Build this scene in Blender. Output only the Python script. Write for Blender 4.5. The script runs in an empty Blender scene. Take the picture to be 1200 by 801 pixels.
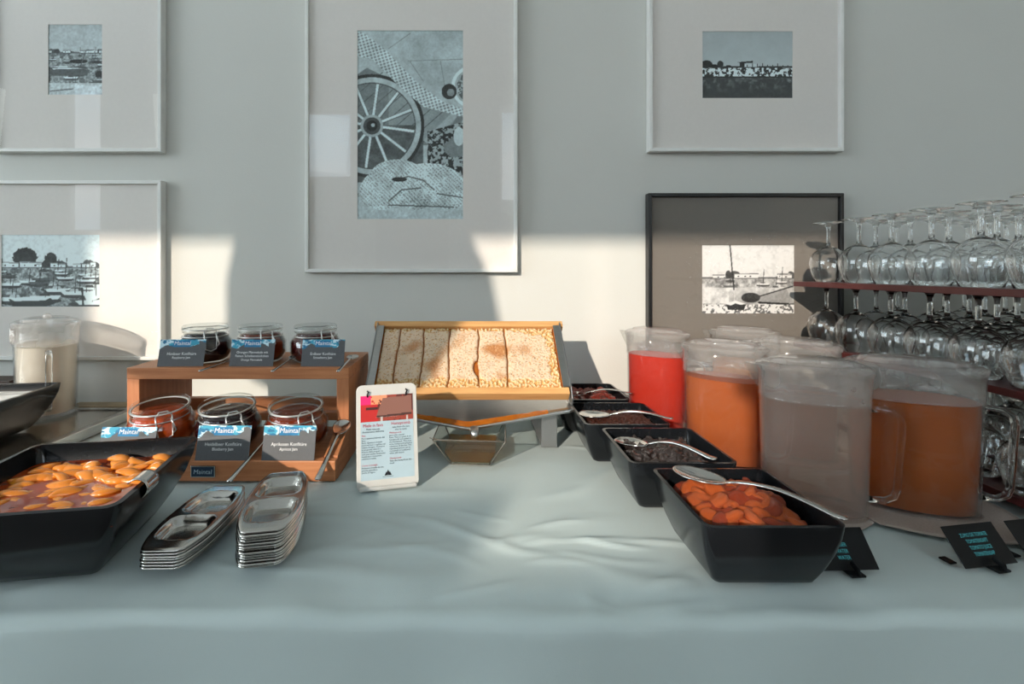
import bpy, bmesh, math, random
import numpy as np
from mathutils import Vector, Matrix, noise

# ------------------------------------------------------------------ camera, world, lights
TB = 0.75                      # table height
CAMH = 0.365                   # camera above the table
F = 560.0                      # focal length in pixels of the 1200 px frame
sc = bpy.context.scene
COL = sc.collection
WALL = 1.29

cam_data = bpy.data.cameras.new('camera')
cam_data.sensor_width = 36.0
cam_data.lens = F * 36.0 / 1200.0
cam_data.shift_x = 50.0 / 1200.0
cam_data.shift_y = -84.5 / 1200.0
cam_data.clip_start = 0.02
cam = bpy.data.objects.new('camera', cam_data)
cam.location = (0, 0, TB + CAMH)
cam.rotation_euler = (math.pi / 2, 0, 0)
COL.objects.link(cam)
sc.camera = cam

sc.view_settings.view_transform = 'Standard'
sc.view_settings.look = 'None'
sc.view_settings.gamma = 1.0
sc.view_settings.use_curve_mapping = False
sc.view_settings.exposure = 0.0
sc.cycles.max_bounces = 20
sc.cycles.transmission_bounces = 20
sc.cycles.transparent_max_bounces = 40
sc.cycles.glossy_bounces = 6
sc.cycles.diffuse_bounces = 4
sc.cycles.caustics_refractive = False
sc.cycles.caustics_reflective = False
sc.cycles.sample_clamp_indirect = 4.0

world = bpy.data.worlds.new('world')
sc.world = world
world.use_nodes = True
nt = world.node_tree
bg = nt.nodes['Background']
tc = nt.nodes.new('ShaderNodeTexCoord')
mp = nt.nodes.new('ShaderNodeMapping')
mp.inputs['Scale'].default_value = (1.2, 1.2, 3.5)
nz = nt.nodes.new('ShaderNodeTexNoise')
nz.inputs['Scale'].default_value = 2.2
nz.inputs['Detail'].default_value = 6
cr = nt.nodes.new('ShaderNodeValToRGB')
cr.color_ramp.elements[0].position = 0.4
cr.color_ramp.elements[0].color = (0.42, 0.66, 0.88, 1)
cr.color_ramp.elements[1].position = 0.62
cr.color_ramp.elements[1].color = (0.95, 0.97, 1.0, 1)
nt.links.new(tc.outputs['Generated'], mp.inputs['Vector'])
nt.links.new(mp.outputs['Vector'], nz.inputs['Vector'])
nt.links.new(nz.outputs['Fac'], cr.inputs['Fac'])
nt.links.new(cr.outputs['Color'], bg.inputs['Color'])
bg.inputs['Strength'].default_value = 5.0


def add_light(name, kind, energy, color, loc, direction, size=None, size_y=None, angle=None):
    l = bpy.data.lights.new(name, kind)
    l.energy = energy
    l.color = color
    if kind == 'AREA':
        l.shape = 'RECTANGLE'
        l.size = size
        l.size_y = size_y
    if angle is not None:
        l.angle = angle
    o = bpy.data.objects.new(name, l)
    o.location = loc
    o.rotation_euler = Vector(direction).to_track_quat('-Z', 'Y').to_euler()
    COL.objects.link(o)
    return o


SUN = Vector((0.55, 1.0, -0.40))
add_light('sun', 'SUN', 4.5, (1.0, 0.87, 0.74), (-3, -6, 5), SUN, angle=math.radians(0.6))
# daylight coming in through the big window in the left wall and the ones behind the camera
add_light('daylight_left_window', 'AREA', 74, (0.93, 0.985, 0.96), (-5.05, -0.9, 2.0), (1, 0.16, -0.12), 2.9, 1.9)
add_light('daylight_clerestory', 'AREA', 11, (0.92, 0.98, 0.97), (-2.4, -2.9, 2.62), (0.45, 1, -0.42), 2.0, .66)
add_light('daylight_rear_window', 'AREA', 5, (0.93, 0.98, 0.97), (1.1, -2.85, 2.1), (-0.1, 1, -0.25), 1.5, 1.7)

# ------------------------------------------------------------------ helpers
def X_(px, D): return (px - 550.0) / F * D
def Z_(py, D): return TB + CAMH - (py - 316.0) / F * D
def PT(px, py, D): return Vector((X_(px, D), D, Z_(py, D)))
def PZ(px, py, z):
    D = (CAMH - z) * F / (py - 316.0)
    return Vector((X_(px, D), D, TB + z))

def s2l(c):
    c = np.asarray(c, dtype=float)
    return np.where(c <= 0.04045, c / 12.92, ((c + 0.055) / 1.055) ** 2.4)

def rgb(r, g, b):
    return tuple(float(x) for x in s2l(np.array([r, g, b]) / 255.0))


class G:
    """geometry collector"""
    def __init__(self): self.v = []; self.f = []
    def add(self, v, f):
        n = len(self.v)
        self.v += [tuple(p) for p in v]
        self.f += [tuple(i + n for i in q) for q in f]
        return self
    def box(self, x0, x1, y0, y1, z0, z1):
        v = [(x0,y0,z0),(x1,y0,z0),(x1,y1,z0),(x0,y1,z0),(x0,y0,z1),(x1,y0,z1),(x1,y1,z1),(x0,y1,z1)]
        f = [(0,3,2,1),(4,5,6,7),(0,1,5,4),(1,2,6,5),(2,3,7,6),(3,0,4,7)]
        return self.add(v, f)
    def prism_x(self, prof, x0, x1):
        """profile of (y,z) points, counter-clockwise seen from +x, extruded along x"""
        n = len(prof)
        v = [(x0, y, z) for y, z in prof] + [(x1, y, z) for y, z in prof]
        f = [tuple(range(n - 1, -1, -1)), tuple(range(n, 2 * n))]
        f += [(i, (i + 1) % n, n + (i + 1) % n, n + i) for i in range(n)]
        return self.add(v, f)
    def loft(self, rings, cap0=True, cap1=True, closed=True):
        n = len(rings[0])
        v = [p for r in rings for p in r]
        f = []
        m = n if closed else n - 1
        for k in range(len(rings) - 1):
            for i in range(m):
                j = (i + 1) % n
                f.append((k*n+i, k*n+j, (k+1)*n+j, (k+1)*n+i))
        if cap0: f.append(tuple(range(n - 1, -1, -1)))
        if cap1: f.append(tuple((len(rings)-1)*n + i for i in range(n)))
        return self.add(v, f)
    def lathe(self, prof, n=32, cx=0, cy=0, cap0=False, cap1=False):
        rings = []
        for r, z in prof:
            rings.append([(cx + r*math.cos(2*math.pi*i/n), cy + r*math.sin(2*math.pi*i/n), z) for i in range(n)])
        return self.loft(rings, cap0, cap1)
    def tube(self, pts, r, n=8, closed=False, flat=1.0):
        pts = [Vector(p) for p in pts]
        m = len(pts)
        rs = r if isinstance(r, (list, tuple)) else [r] * m
        def tangent(i):
            a = pts[(i - 1) % m] if (closed or i > 0) else pts[i]
            b = pts[(i + 1) % m] if (closed or i < m - 1) else pts[i]
            return (b - a).normalized()
        t = tangent(0)
        up = Vector((0, 0, 1)) if abs(t.z) < 0.9 else Vector((1, 0, 0))
        nrm = (up - t * up.dot(t)).normalized()
        rings = []
        for i in range(m):
            t = tangent(i)
            nrm = (nrm - t * nrm.dot(t))
            nrm = nrm.normalized() if nrm.length > 1e-6 else t.orthogonal().normalized()
            b = t.cross(nrm)
            rings.append([tuple(pts[i] + nrm*rs[i]*flat*math.cos(2*math.pi*k/n) + b*rs[i]*math.sin(2*math.pi*k/n)) for k in range(n)])
        if closed:
            rings.append(rings[0])
            return self.loft(rings, False, False)
        return self.loft(rings, True, True)
    def grid(self, nx, ny, fn):
        v = [fn(i / (nx - 1), j / (ny - 1)) for j in range(ny) for i in range(nx)]
        f = [(j*nx+i, j*nx+i+1, (j+1)*nx+i+1, (j+1)*nx+i) for j in range(ny-1) for i in range(nx-1)]
        return self.add(v, f)
    def xf(self, M):
        self.v = [tuple(M @ Vector(p)) for p in self.v]
        return self


def rrect(w, d, r, z, n=6, cx=0, cy=0):
    """rounded rectangle ring"""
    out = []
    for sx, sy, a0 in ((1, 1, 0), (-1, 1, 90), (-1, -1, 180), (1, -1, 270)):
        for k in range(n + 1):
            a = math.radians(a0 + 90.0 * k / n)
            out.append((cx + sx*(w/2 - r) + r*math.cos(a), cy + sy*(d/2 - r) + r*math.sin(a), z))
    return out

def oval(a, b, z, n=48, e=2.3, cx=0, cy=0):
    out = []
    for i in range(n):
        t = 2*math.pi*i/n
        c, s = math.cos(t), math.sin(t)
        out.append((cx + a*math.copysign(abs(c)**(2/e), c), cy + b*math.copysign(abs(s)**(2/e), s), z))
    return out


def mk(name, g, mat=None, parent=None, smooth=False, loc=None, rot=None, bevel=0, colors=None, angle=None):
    me = bpy.data.meshes.new(name)
    me.from_pydata(g.v, [], g.f)
    if mat: me.materials.append(mat)
    if colors is not None:
        at = me.color_attributes.new('Col', 'FLOAT_COLOR', 'POINT')
        c = np.ones((len(g.v), 4), dtype=np.float32)
        c[:, :3] = colors
        at.data.foreach_set('color', c.ravel())
    if smooth or angle:
        me.polygons.foreach_set('use_smooth', [True]*len(me.polygons))
    if angle:
        me.set_sharp_from_angle(angle=math.radians(angle))
    me.update()
    o = bpy.data.objects.new(name, me)
    COL.objects.link(o)
    if loc is not None: o.location = loc
    if rot is not None: o.rotation_euler = rot
    if parent: o.parent = parent
    if bevel:
        b = o.modifiers.new('bevel', 'BEVEL'); b.width = bevel; b.segments = 2; b.limit_method = 'ANGLE'
        b.angle_limit = math.radians(50)
    return o

def tag(o, label=None, cat=None, group=None, kind=None):
    if label: o['label'] = label
    if cat: o['category'] = cat
    if group: o['group'] = group
    if kind: o['kind'] = kind
    return o

def empty(name, loc, rz=0, rot=None):
    o = bpy.data.objects.new(name, None)
    o.empty_display_size = 0.05
    o.location = loc
    o.rotation_euler = rot if rot else (0, 0, rz)
    COL.objects.link(o)
    return o

def copy_tree(o, kids=None):
    allk = {}
    def rec(src, parent):
        c = src.copy(); COL.objects.link(c)
        if parent: c.parent = parent
        for ch in CH.get(src.name, list(src.children)): rec(ch, c)
        return c
    return rec(o, None)
CH = {}

# ------------------------------------------------------------------ materials
def base_mat(name):
    m = bpy.data.materials.new(name); m.use_nodes = True
    return m, m.node_tree, m.node_tree.nodes['Principled BSDF']

def pmat(name, col, rough=0.5, metal=0.0, col2=None, scale=20.0, amount=0.5, bump=0.0, bscale=None, coat=0.0,
         sss=0.0, spec=None, stretch=(1, 1, 1), detail=4, trans=0.0, ior=1.45, aniso=0.0):
    m, t, b = base_mat(name)
    b.inputs['Roughness'].default_value = rough
    b.inputs['Metallic'].default_value = metal
    b.inputs['Coat Weight'].default_value = coat
    b.inputs['Coat Roughness'].default_value = 0.05
    b.inputs['IOR'].default_value = ior
    b.inputs['Transmission Weight'].default_value = trans
    if spec is not None: b.inputs['Specular IOR Level'].default_value = spec
    if sss:
        b.inputs['Subsurface Weight'].default_value = sss
        b.inputs['Subsurface Radius'].default_value = (0.02, 0.008, 0.004)
        b.inputs['Subsurface Scale'].default_value = 0.5
    tc = t.nodes.new('ShaderNodeTexCoord')
    mp = t.nodes.new('ShaderNodeMapping')
    mp.inputs['Scale'].default_value = stretch
    t.links.new(tc.outputs['Object'], mp.inputs['Vector'])
    nz = t.nodes.new('ShaderNodeTexNoise')
    nz.inputs['Scale'].default_value = scale
    nz.inputs['Detail'].default_value = detail
    t.links.new(mp.outputs['Vector'], nz.inputs['Vector'])
    mx = t.nodes.new('ShaderNodeMix'); mx.data_type = 'RGBA'
    c2 = col2 if col2 else tuple(c * 0.88 for c in col)
    mx.inputs['A'].default_value = (*col, 1)
    mx.inputs['B'].default_value = (*c2, 1)
    rp = t.nodes.new('ShaderNodeMapRange')
    rp.inputs['From Min'].default_value = 0.5 - 0.28 / max(amount, .01) * .5
    rp.inputs['From Max'].default_value = 0.5 + 0.28 / max(amount, .01) * .5
    t.links.new(nz.outputs['Fac'], rp.inputs['Value'])
    t.links.new(rp.outputs['Result'], mx.inputs['Factor'])
    t.links.new(mx.outputs['Result'], b.inputs['Base Color'])
    if bump:
        n2 = t.nodes.new('ShaderNodeTexNoise')
        n2.inputs['Scale'].default_value = bscale or scale
        n2.inputs['Detail'].default_value = 3
        t.links.new(mp.outputs['Vector'], n2.inputs['Vector'])
        bp = t.nodes.new('ShaderNodeBump')
        bp.inputs['Strength'].default_value = bump
        bp.inputs['Distance'].default_value = 0.002
        t.links.new(n2.outputs['Fac'], bp.inputs['Height'])
        t.links.new(bp.outputs['Normal'], b.inputs['Normal'])
    return m

def thin_glass(name, tint=(1, 1, 1), haze=0.0, rough=0.0, ior=1.45, hazecol=(.9, .9, .9), bump=0.0):
    """thin clear sheet: see-through with a fresnel reflection, optional frosting"""
    m, t, b = base_mat(name)
    t.nodes.remove(b)
    out = t.nodes['Material Output']
    tr = t.nodes.new('ShaderNodeBsdfTransparent'); tr.inputs['Color'].default_value = (*tint, 1)
    gl = t.nodes.new('ShaderNodeBsdfGlossy'); gl.inputs['Roughness'].default_value = rough
    lw = t.nodes.new('ShaderNodeLayerWeight'); lw.inputs['Blend'].default_value = .5
    pw = t.nodes.new('ShaderNodeMath'); pw.operation = 'POWER'; pw.inputs[1].default_value = 4.5
    t.links.new(lw.outputs['Facing'], pw.inputs[0])
    f0 = ((ior-1)/(ior+1))**2
    fr = t.nodes.new('ShaderNodeMath'); fr.operation = 'MULTIPLY_ADD'
    fr.inputs[1].default_value = 1-f0; fr.inputs[2].default_value = f0
    t.links.new(pw.outputs[0], fr.inputs[0])
    m1 = t.nodes.new('ShaderNodeMixShader')
    t.links.new(fr.outputs[0], m1.inputs['Fac'])
    last = tr.outputs['BSDF']
    if haze:
        df = t.nodes.new('ShaderNodeBsdfDiffuse'); df.inputs['Color'].default_value = (*hazecol, 1)
        tl = t.nodes.new('ShaderNodeBsdfTranslucent'); tl.inputs['Color'].default_value = (*hazecol, 1)
        m2 = t.nodes.new('ShaderNodeMixShader'); m2.inputs['Fac'].default_value = 0.5
        t.links.new(df.outputs['BSDF'], m2.inputs[1]); t.links.new(tl.outputs['BSDF'], m2.inputs[2])
        m3 = t.nodes.new('ShaderNodeMixShader')
        tcn = t.nodes.new('ShaderNodeTexCoord')
        nz = t.nodes.new('ShaderNodeTexNoise'); nz.inputs['Scale'].default_value = 14
        nz.inputs['Detail'].default_value = 2
        t.links.new(tcn.outputs['Object'], nz.inputs['Vector'])
        mr = t.nodes.new('ShaderNodeMapRange')
        mr.inputs['From Min'].default_value = .3; mr.inputs['From Max'].default_value = .7
        mr.inputs['To Min'].default_value = haze * .75; mr.inputs['To Max'].default_value = min(1, haze * 1.2)
        t.links.new(nz.outputs['Fac'], mr.inputs['Value'])
        t.links.new(mr.outputs['Result'], m3.inputs['Fac'])
        t.links.new(tr.outputs['BSDF'], m3.inputs[1]); t.links.new(m2.outputs['Shader'], m3.inputs[2])
        last = m3.outputs['Shader']
    if bump:
        tcn = t.nodes.new('ShaderNodeTexCoord')
        n2 = t.nodes.new('ShaderNodeTexNoise'); n2.inputs['Scale'].default_value = 300
        t.links.new(tcn.outputs['Object'], n2.inputs['Vector'])
        bp = t.nodes.new('ShaderNodeBump'); bp.inputs['Strength'].default_value = bump
        bp.inputs['Distance'].default_value = .001
        t.links.new(n2.outputs['Fac'], bp.inputs['Height']); t.links.new(bp.outputs['Normal'], gl.inputs['Normal'])
    t.links.new(last, m1.inputs[1]); t.links.new(gl.outputs['BSDF'], m1.inputs[2])
    t.links.new(m1.outputs['Shader'], out.inputs['Surface'])
    return m

def juice_mat(name, col, glow=0.45, rough=0.3):
    """cloudy drink: diffuse with light passing through"""
    m, t, b = base_mat(name)
    out = t.nodes['Material Output']
    b.inputs['Base Color'].default_value = (*col, 1); b.inputs['Roughness'].default_value = rough
    tl = t.nodes.new('ShaderNodeBsdfTranslucent')
    tcn = t.nodes.new('ShaderNodeTexCoord')
    nz = t.nodes.new('ShaderNodeTexNoise'); nz.inputs['Scale'].default_value = 9
    t.links.new(tcn.outputs['Object'], nz.inputs['Vector'])
    mx = t.nodes.new('ShaderNodeMix'); mx.data_type = 'RGBA'
    mx.inputs['A'].default_value = (*col, 1); mx.inputs['B'].default_value = (*[c*.8 for c in col], 1)
    t.links.new(nz.outputs['Fac'], mx.inputs['Factor'])
    t.links.new(mx.outputs['Result'], b.inputs['Base Color']); t.links.new(mx.outputs['Result'], tl.inputs['Color'])
    ms = t.nodes.new('ShaderNodeMixShader'); ms.inputs['Fac'].default_value = glow
    t.links.new(b.outputs['BSDF'], ms.inputs[1]); t.links.new(tl.outputs['BSDF'], ms.inputs[2])
    t.links.new(ms.outputs['Shader'], out.inputs['Surface'])
    return m

def attr_mat(name, rough=0.6, bump=0.0, bscale=100, voro=0.0, coat=0.0, sss=0.0):
    m, t, b = base_mat(name)
    at = t.nodes.new('ShaderNodeAttribute'); at.attribute_name = 'Col'
    t.links.new(at.outputs['Color'], b.inputs['Base Color'])
    b.inputs['Roughness'].default_value = rough
    b.inputs['Coat Weight'].default_value = coat
    b.inputs['Coat Roughness'].default_value = .1
    if sss:
        b.inputs['Subsurface Weight'].default_value = sss
        b.inputs['Subsurface Radius'].default_value = (.01, .005, .002)
    if voro:
        tcn = t.nodes.new('ShaderNodeTexCoord')
        vo = t.nodes.new('ShaderNodeTexVoronoi'); vo.inputs['Scale'].default_value = bscale
        t.links.new(tcn.outputs['Object'], vo.inputs['Vector'])
        bp = t.nodes.new('ShaderNodeBump'); bp.inputs['Strength'].default_value = voro
        bp.inputs['Distance'].default_value = .0015; bp.invert = True
        t.links.new(vo.outputs['Distance'], bp.inputs['Height'])
        t.links.new(bp.outputs['Normal'], b.inputs['Normal'])
    return m

def wood_mat(name, c1, c2, axis=0, rough=0.5):
    st = [14, 14, 14]; st[axis] = 1.2
    return pmat(name, c1, rough, col2=c2, scale=9, stretch=tuple(st), amount=.6, bump=.08, bscale=14, detail=6)

M = {}
M['wall'] = pmat('wall_paint', rgb(208, 208, 202), .75, col2=rgb(204, 204, 198), scale=3, bump=.12, bscale=260)
M['white_wall'] = pmat('ceiling_paint', rgb(225, 226, 224), .8, scale=3)
M['floor'] = pmat('floor_stone', rgb(120, 112, 104), .45, col2=rgb(100, 94, 88), scale=5)
M['cloth'] = pmat('tablecloth_cotton', rgb(196, 208, 206), .85, col2=rgb(190, 203, 202), scale=4, bump=.10, bscale=900)
M['wood'] = wood_mat('stained_beech', rgb(200, 136, 92), rgb(172, 106, 66), 0)
M['woodv'] = wood_mat('stained_beech_upright', rgb(194, 130, 88), rgb(168, 102, 64), 2)
M['woody'] = wood_mat('stained_beech_depth', rgb(196, 132, 88), rgb(170, 104, 64), 1)
M['pine'] = wood_mat('pale_pine', rgb(222, 172, 112), rgb(196, 140, 84), 0)
M['steel'] = pmat('brushed_steel', (.55, .54, .52), .28, 1.0, scale=30, stretch=(1, 12, 12), bump=.03)
M['steel_dark'] = pmat('dull_steel', (.42, .42, .42), .38, 1.0, scale=30)
M['polish'] = pmat('polished_steel', (.66, .64, .61), .14, 1.0, scale=12)
M['wire'] = pmat('galvanised_wire', (.75, .74, .72), .3, 1.0)
M['black'] = pmat('black_melamine', (.006, .0075, .009), .17, col2=(.009, .010, .012), scale=60, bump=.04, bscale=40, spec=.4)
M['blackcard'] = pmat('black_acrylic', (.007, .008, .009), .5, spec=.2)
M['slate'] = pmat('slate_grey_card', rgb(88, 90, 93), .6, col2=rgb(82, 84, 87), scale=200)
M['whiteplastic'] = pmat('white_plastic', rgb(208, 207, 202), .35)
M['white'] = pmat('white_print', rgb(245, 245, 245), .6)
M['cyan'] = pmat('cyan_print', rgb(90, 205, 215), .6)
M['redprint'] = pmat('red_print', rgb(190, 40, 60), .6)
M['darkprint'] = pmat('dark_print', rgb(30, 32, 40), .6)
M['paper'] = pmat('pale_blue_paper', rgb(176, 198, 208), .6)
M['frame_white'] = pmat('white_frame_lacquer', rgb(232, 232, 228), .35)
M['frame_black'] = pmat('black_frame_lacquer', (.012, .012, .013), .3)
M['mat'] = pmat('ivory_mat_board', rgb(232, 226, 220), .8, scale=120, col2=rgb(229, 223, 217))
M['matdark'] = pmat('charcoal_mat_board', rgb(124, 117, 109), .8, scale=160, col2=rgb(118, 111, 104))
M['bevelcut'] = pmat('mat_board_core', rgb(190, 160, 130), .8)
M['picglass'] = thin_glass('picture_glass', (.985, .99, .99))
M['jarglass'] = thin_glass('jar_glass', (.93, .95, .95), ior=1.5)
M['bowlglass'] = thin_glass('bowl_glass', (.90, .92, .90), ior=1.55)
M['clear'] = thin_glass('clear_plastic', (.965, .965, .96), haze=.025, ior=1.45, rough=.02)
M['frosted'] = thin_glass('frosted_lid_plastic', (.965, .96, .955), haze=.25, ior=1.45, rough=.08, hazecol=(.95, .92, .89))
M['mist'] = thin_glass('misted_plastic', (.97, .95, .94), haze=.17, ior=1.40, rough=.25, hazecol=(.86, .76, .70), bump=.4)
M['goblet'] = pmat('goblet_glass', (.97, .98, .98), 0.0, trans=1.0, ior=1.5, col2=(.97, .98, .98))
M['maroon'] = pmat('maroon_lacquered_shelf', rgb(84, 36, 34), .35, col2=rgb(70, 28, 27), scale=8)
M['linen'] = pmat('taupe_linen', rgb(186, 172, 162), .9, col2=rgb(164, 151, 142), scale=420, bump=.5, bscale=700)
M['apricot'] = pmat('dried_apricot', rgb(226, 116, 54), .38, col2=rgb(186, 74, 28), scale=60, bump=.9, bscale=150, sss=.05, coat=.25)
M['apricot2'] = pmat('dried_apricot_dark', rgb(186, 74, 34), .42, col2=rgb(134, 46, 22), scale=60, bump=.9, bscale=150, sss=.05, coat=.25)
M['prune'] = pmat('dried_prune', (.014, .010, .010), .22, col2=(.035, .022, .018), scale=60, bump=.4, bscale=90, coat=.6)
M['raisin'] = pmat('raisin_skin', rgb(98, 48, 30), .35, col2=rgb(58, 28, 20), scale=120, bump=1, bscale=300, coat=.2)
M['redfruit'] = pmat('dried_cranberry', rgb(160, 50, 26), .35, col2=rgb(96, 26, 16), scale=80, bump=.9, bscale=200, coat=.3)
M['peach'] = pmat('peach_flesh', rgb(226, 142, 40), .14, col2=rgb(204, 106, 22), scale=30, bump=.3, bscale=60, sss=.08, coat=.5)
M['syrup'] = pmat('amber_syrup', rgb(168, 66, 12), .05, col2=rgb(132, 44, 8), scale=18, bump=.35, bscale=40, coat=.2)
M['honey'] = thin_glass('liquid_honey', (.84, .62, .30), haze=.22, hazecol=rgb(206, 150, 60), ior=1.45)
M['honeybase'] = pmat('amber_honey', rgb(196, 116, 34), .12, col2=rgb(150, 78, 20), scale=60, coat=.6, sss=.3)
M['comb'] = attr_mat('capped_honeycomb', .55, voro=.55, bscale=210, coat=.08, sss=.1)
M['print'] = attr_mat('photographic_print', .7)
M['yogurt'] = pmat('white_yogurt', rgb(236, 236, 232), .15, scale=20, bump=.6, bscale=24, coat=.6)
M['darkwood'] = wood_mat('dark_wood', rgb(78, 56, 42), rgb(58, 40, 30), 2)
M['shade'] = pmat('linen_lampshade', rgb(196, 186, 170), .9, scale=300)

def jam(name, col):
    return pmat(name, col, .12, col2=tuple(c*.45 for c in col), scale=60, bump=.5, bscale=90, coat=.7)
M['jam_dark'] = jam('dark_cherry_jam', rgb(40, 14, 18))
M['jam_orange'] = jam('orange_marmalade', rgb(126, 48, 22))
M['jam_red'] = jam('strawberry_jam', rgb(90, 22, 20))
M['jam_amber'] = jam('rosehip_jam', rgb(206, 78, 22))
M['jam_blue'] = jam('blueberry_jam', rgb(34, 10, 22))
M['jam_apricot'] = jam('apricot_jam', rgb(134, 52, 24))

# ------------------------------------------------------------------ room shell
RX0, RX1, RY0, RH = -5.2, 2.6, -3.0, 3.6
def struct(name, g, mat, **k):
    o = mk(name, g, mat, **k); o['kind'] = 'structure'; return o

struct('floor', G().box(RX0, RX1, RY0, WALL, -.05, 0), M['floor'])
struct('ceiling', G().box(RX0-.15, RX1+.15, RY0-.15, WALL+.15, RH, RH+.1), M['white_wall'])
struct('wall_back', G().box(RX0-.15, RX1+.15, WALL, WALL+.15, -.05, RH), M['wall'])
struct('wall_right', G().box(RX1, RX1+.15, RY0, WALL, -.05, RH), M['wall'])

def wall_with_holes(name, a0, a1, holes, along, c0, c1):
    """wall slab running along x or y, with rectangular holes (a,b,z0,z1)"""
    g = G()
    def bx(a, b, z0, z1):
        if b - a < 1e-4 or z1 - z0 < 1e-4: return
        if along == 'x': g.box(a, b, c0, c1, z0, z1)
        else: g.box(c0, c1, a, b, z0, z1)
    cur = a0
    for (a, b, z0, z1) in sorted(holes):
        bx(cur, a, -.05, RH); bx(a, b, -.05, z0); bx(a, b, z1, RH); cur = b
    bx(cur, a1, -.05, RH)
    return struct(name, g, M['wall'])

# windows behind the camera: (x0,x1,z0,z1)
WIN = [(-4.70, -4.28, 1.55, 3.32), (-3.45, -2.05, 2.25, 2.98), (-2.05, -1.36, 2.17, 2.98), (.35, 1.85, 1.9, 3.0)]
wall_with_holes('wall_front', RX0-.15, RX1+.15, WIN, 'x', RY0-.15, RY0)
LW = [(-2.4, .6, .9, 2.95)]
wall_with_holes('wall_left', RY0, WALL, LW, 'y', RX0-.15, RX0)
for n, (a, b, z0, z1) in enumerate(WIN):
    g = G(); y0, y1 = RY0-.10, RY0-.05; t = .035
    g.box(a, b, y0, y1, z0, z0+t).box(a, b, y0, y1, z1-t, z1)
    if n != 2: g.box(a, a+t, y0, y1, z0+t, z1-t)
    if n != 1: g.box(b-t, b, y0, y1, z0+t, z1-t)
    w = struct('window_%d' % (n+1), g, M['frame_white'], bevel=.003)
    mk('window_pane', G().box(a+t, b-t, RY0-.078, RY0-.072, z0+t, z1-t), M['picglass'], w)
a, b, z0, z1 = LW[0]
g = G(); t = .05
for (p, q, r, s) in ((a, b, z0, z0+t), (a, b, z1-t, z1), (a, a+t, z0+t, z1-t), (b-t, b, z0+t, z1-t), (-.93, -.88, z0+t, z1-t)):
    g.box(RX0-.1, RX0-.05, p, q, r, s)
w = struct('window_5', g, M['frame_white'])
for p, q in ((a+t, -.93), (-.88, b-t)):
    mk('window_pane', G().box(RX0-.078, RX0-.072, p, q, z0+t, z1-t), M['picglass'], w)

# behind the camera: pendant lamp and an added tall cupboard that throw the shade on the buffet
lamp = tag(empty('pendant_lamp', (-1.545, -1.0, RH)), 'large linen drum pendant lamp hanging behind the photographer', 'lamp')
g = G()
prof = [(.325, -1.85), (.325, -1.66), (.305, -1.54), (.26, -1.44), (.18, -1.36)]
g.lathe(prof + [(r-.004, z-.002) for r, z in reversed(prof)] + [prof[0]], 48)
mk('lamp_shade', g, M['shade'], lamp, smooth=True)
mk('cord', G().tube([(0, 0, 0), (0, 0, -1.45)], .004), M['blackcard'], lamp)
mk('canopy', G().lathe([(.06, 0), (.06, -.02), (.02, -.04)], 24, cap1=True), M['blackcard'], lamp)
mk('bulb', G().lathe([(.001, -1.62), (.03, -1.6), (.035, -1.57), (.02, -1.52), (.015, -1.45)], 16), M['whiteplastic'], lamp, smooth=True)

sun_block = tag(empty('blocker', (-.49, -1.5, 0)), 'tall dark wooden cupboard added out of view to shade the right-hand jugs', 'blocker')  # invented piece, placed in the sun's path to keep the right-hand jugs dark
mk('body', G().box(-.30, .30, -.4, 0, .08, 1.83), M['darkwood'], sun_block, bevel=.003)
mk('base', G().box(-.28, .28, -.38, -.02, 0, .08), M['darkwood'], sun_block)
mk('cornice', G().box(-.32, .32, -.42, .02, 1.83, 1.87), M['darkwood'], sun_block, bevel=.004)
for s in (-1, 1):
    d = mk('door', G().box(min(s*.01, s*.28), max(s*.01, s*.28), 0, .02, .1, 1.81), M['darkwood'], sun_block, bevel=.003)
    mk('handle', G().tube([(s*.04, .02, .95), (s*.04, .045, .96), (s*.04, .045, 1.08), (s*.04, .02, 1.09)], .005), M['steel'], d)

# ------------------------------------------------------------------ table and cloth
FRONT = .508
table = tag(empty('buffet_table', (0, .9, 0)), 'long buffet table hidden under the pale tablecloth', 'table')
mk('tabletop', G().box(-1.85, 1.85, -.355, .375, .705, .732), M['darkwood'], table)
for x in (-1.75, 0, 1.75):
    for y in (-.32, .32):
        mk('leg', G().box(x-.025, x+.025, y-.025, y+.025, 0, .705), M['darkwood'], table)

def ridge(x, y, x0, y0, ang, w, L, amp):
    c, s = math.cos(ang), math.sin(ang)
    u = (x-x0)*c + (y-y0)*s; v = -(x-x0)*s + (y-y0)*c
    v += .012*math.sin(u*22 + x0*40)
    return amp*math.exp(-(v/w)**2)*math.exp(-(u/L)**4)
random.seed(5)
RID = []
for _ in range(46):
    RID.append((random.uniform(-.9, .9), random.uniform(.52, .95), random.uniform(-.5, .9), random.uniform(.006, .016),
                random.uniform(.04, .14), random.uniform(.0012, .0032)))
for _ in range(16):
    RID.append((random.uniform(-.1, .3), random.uniform(.52, .74), random.uniform(-.3, .5), random.uniform(.004, .007),
                random.uniform(.02, .06), random.uniform(.0014, .0026)))
def cloth_z(x, y):
    z = -.0034 + .0008*noise.noise(Vector((x*5, y*7, 0)))
    for r in RID:
        if abs(x-r[0]) < .3 and abs(y-r[1]) < .25: z += ridge(x, y, *r)
    e = max(0, min(1, (.62-y)/.08))
    z -= e*max(0, .0045*noise.noise(Vector((x*11, y*9, 8)))+.0015*noise.noise(Vector((x*34, y*20, 2))))
    return min(z, .0004)
prof = []                           # distance along the cloth -> (y,z)
NB = 180
for i in range(NB+1): prof.append((1.284 - (1.284-FRONT-.02)*i/NB, 0, 0))
for k in range(1, 9):
    a = math.pi/2*k/8
    prof.append((FRONT+.02 - .02*math.sin(a), -.02*(1-math.cos(a)), k/8))
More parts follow.
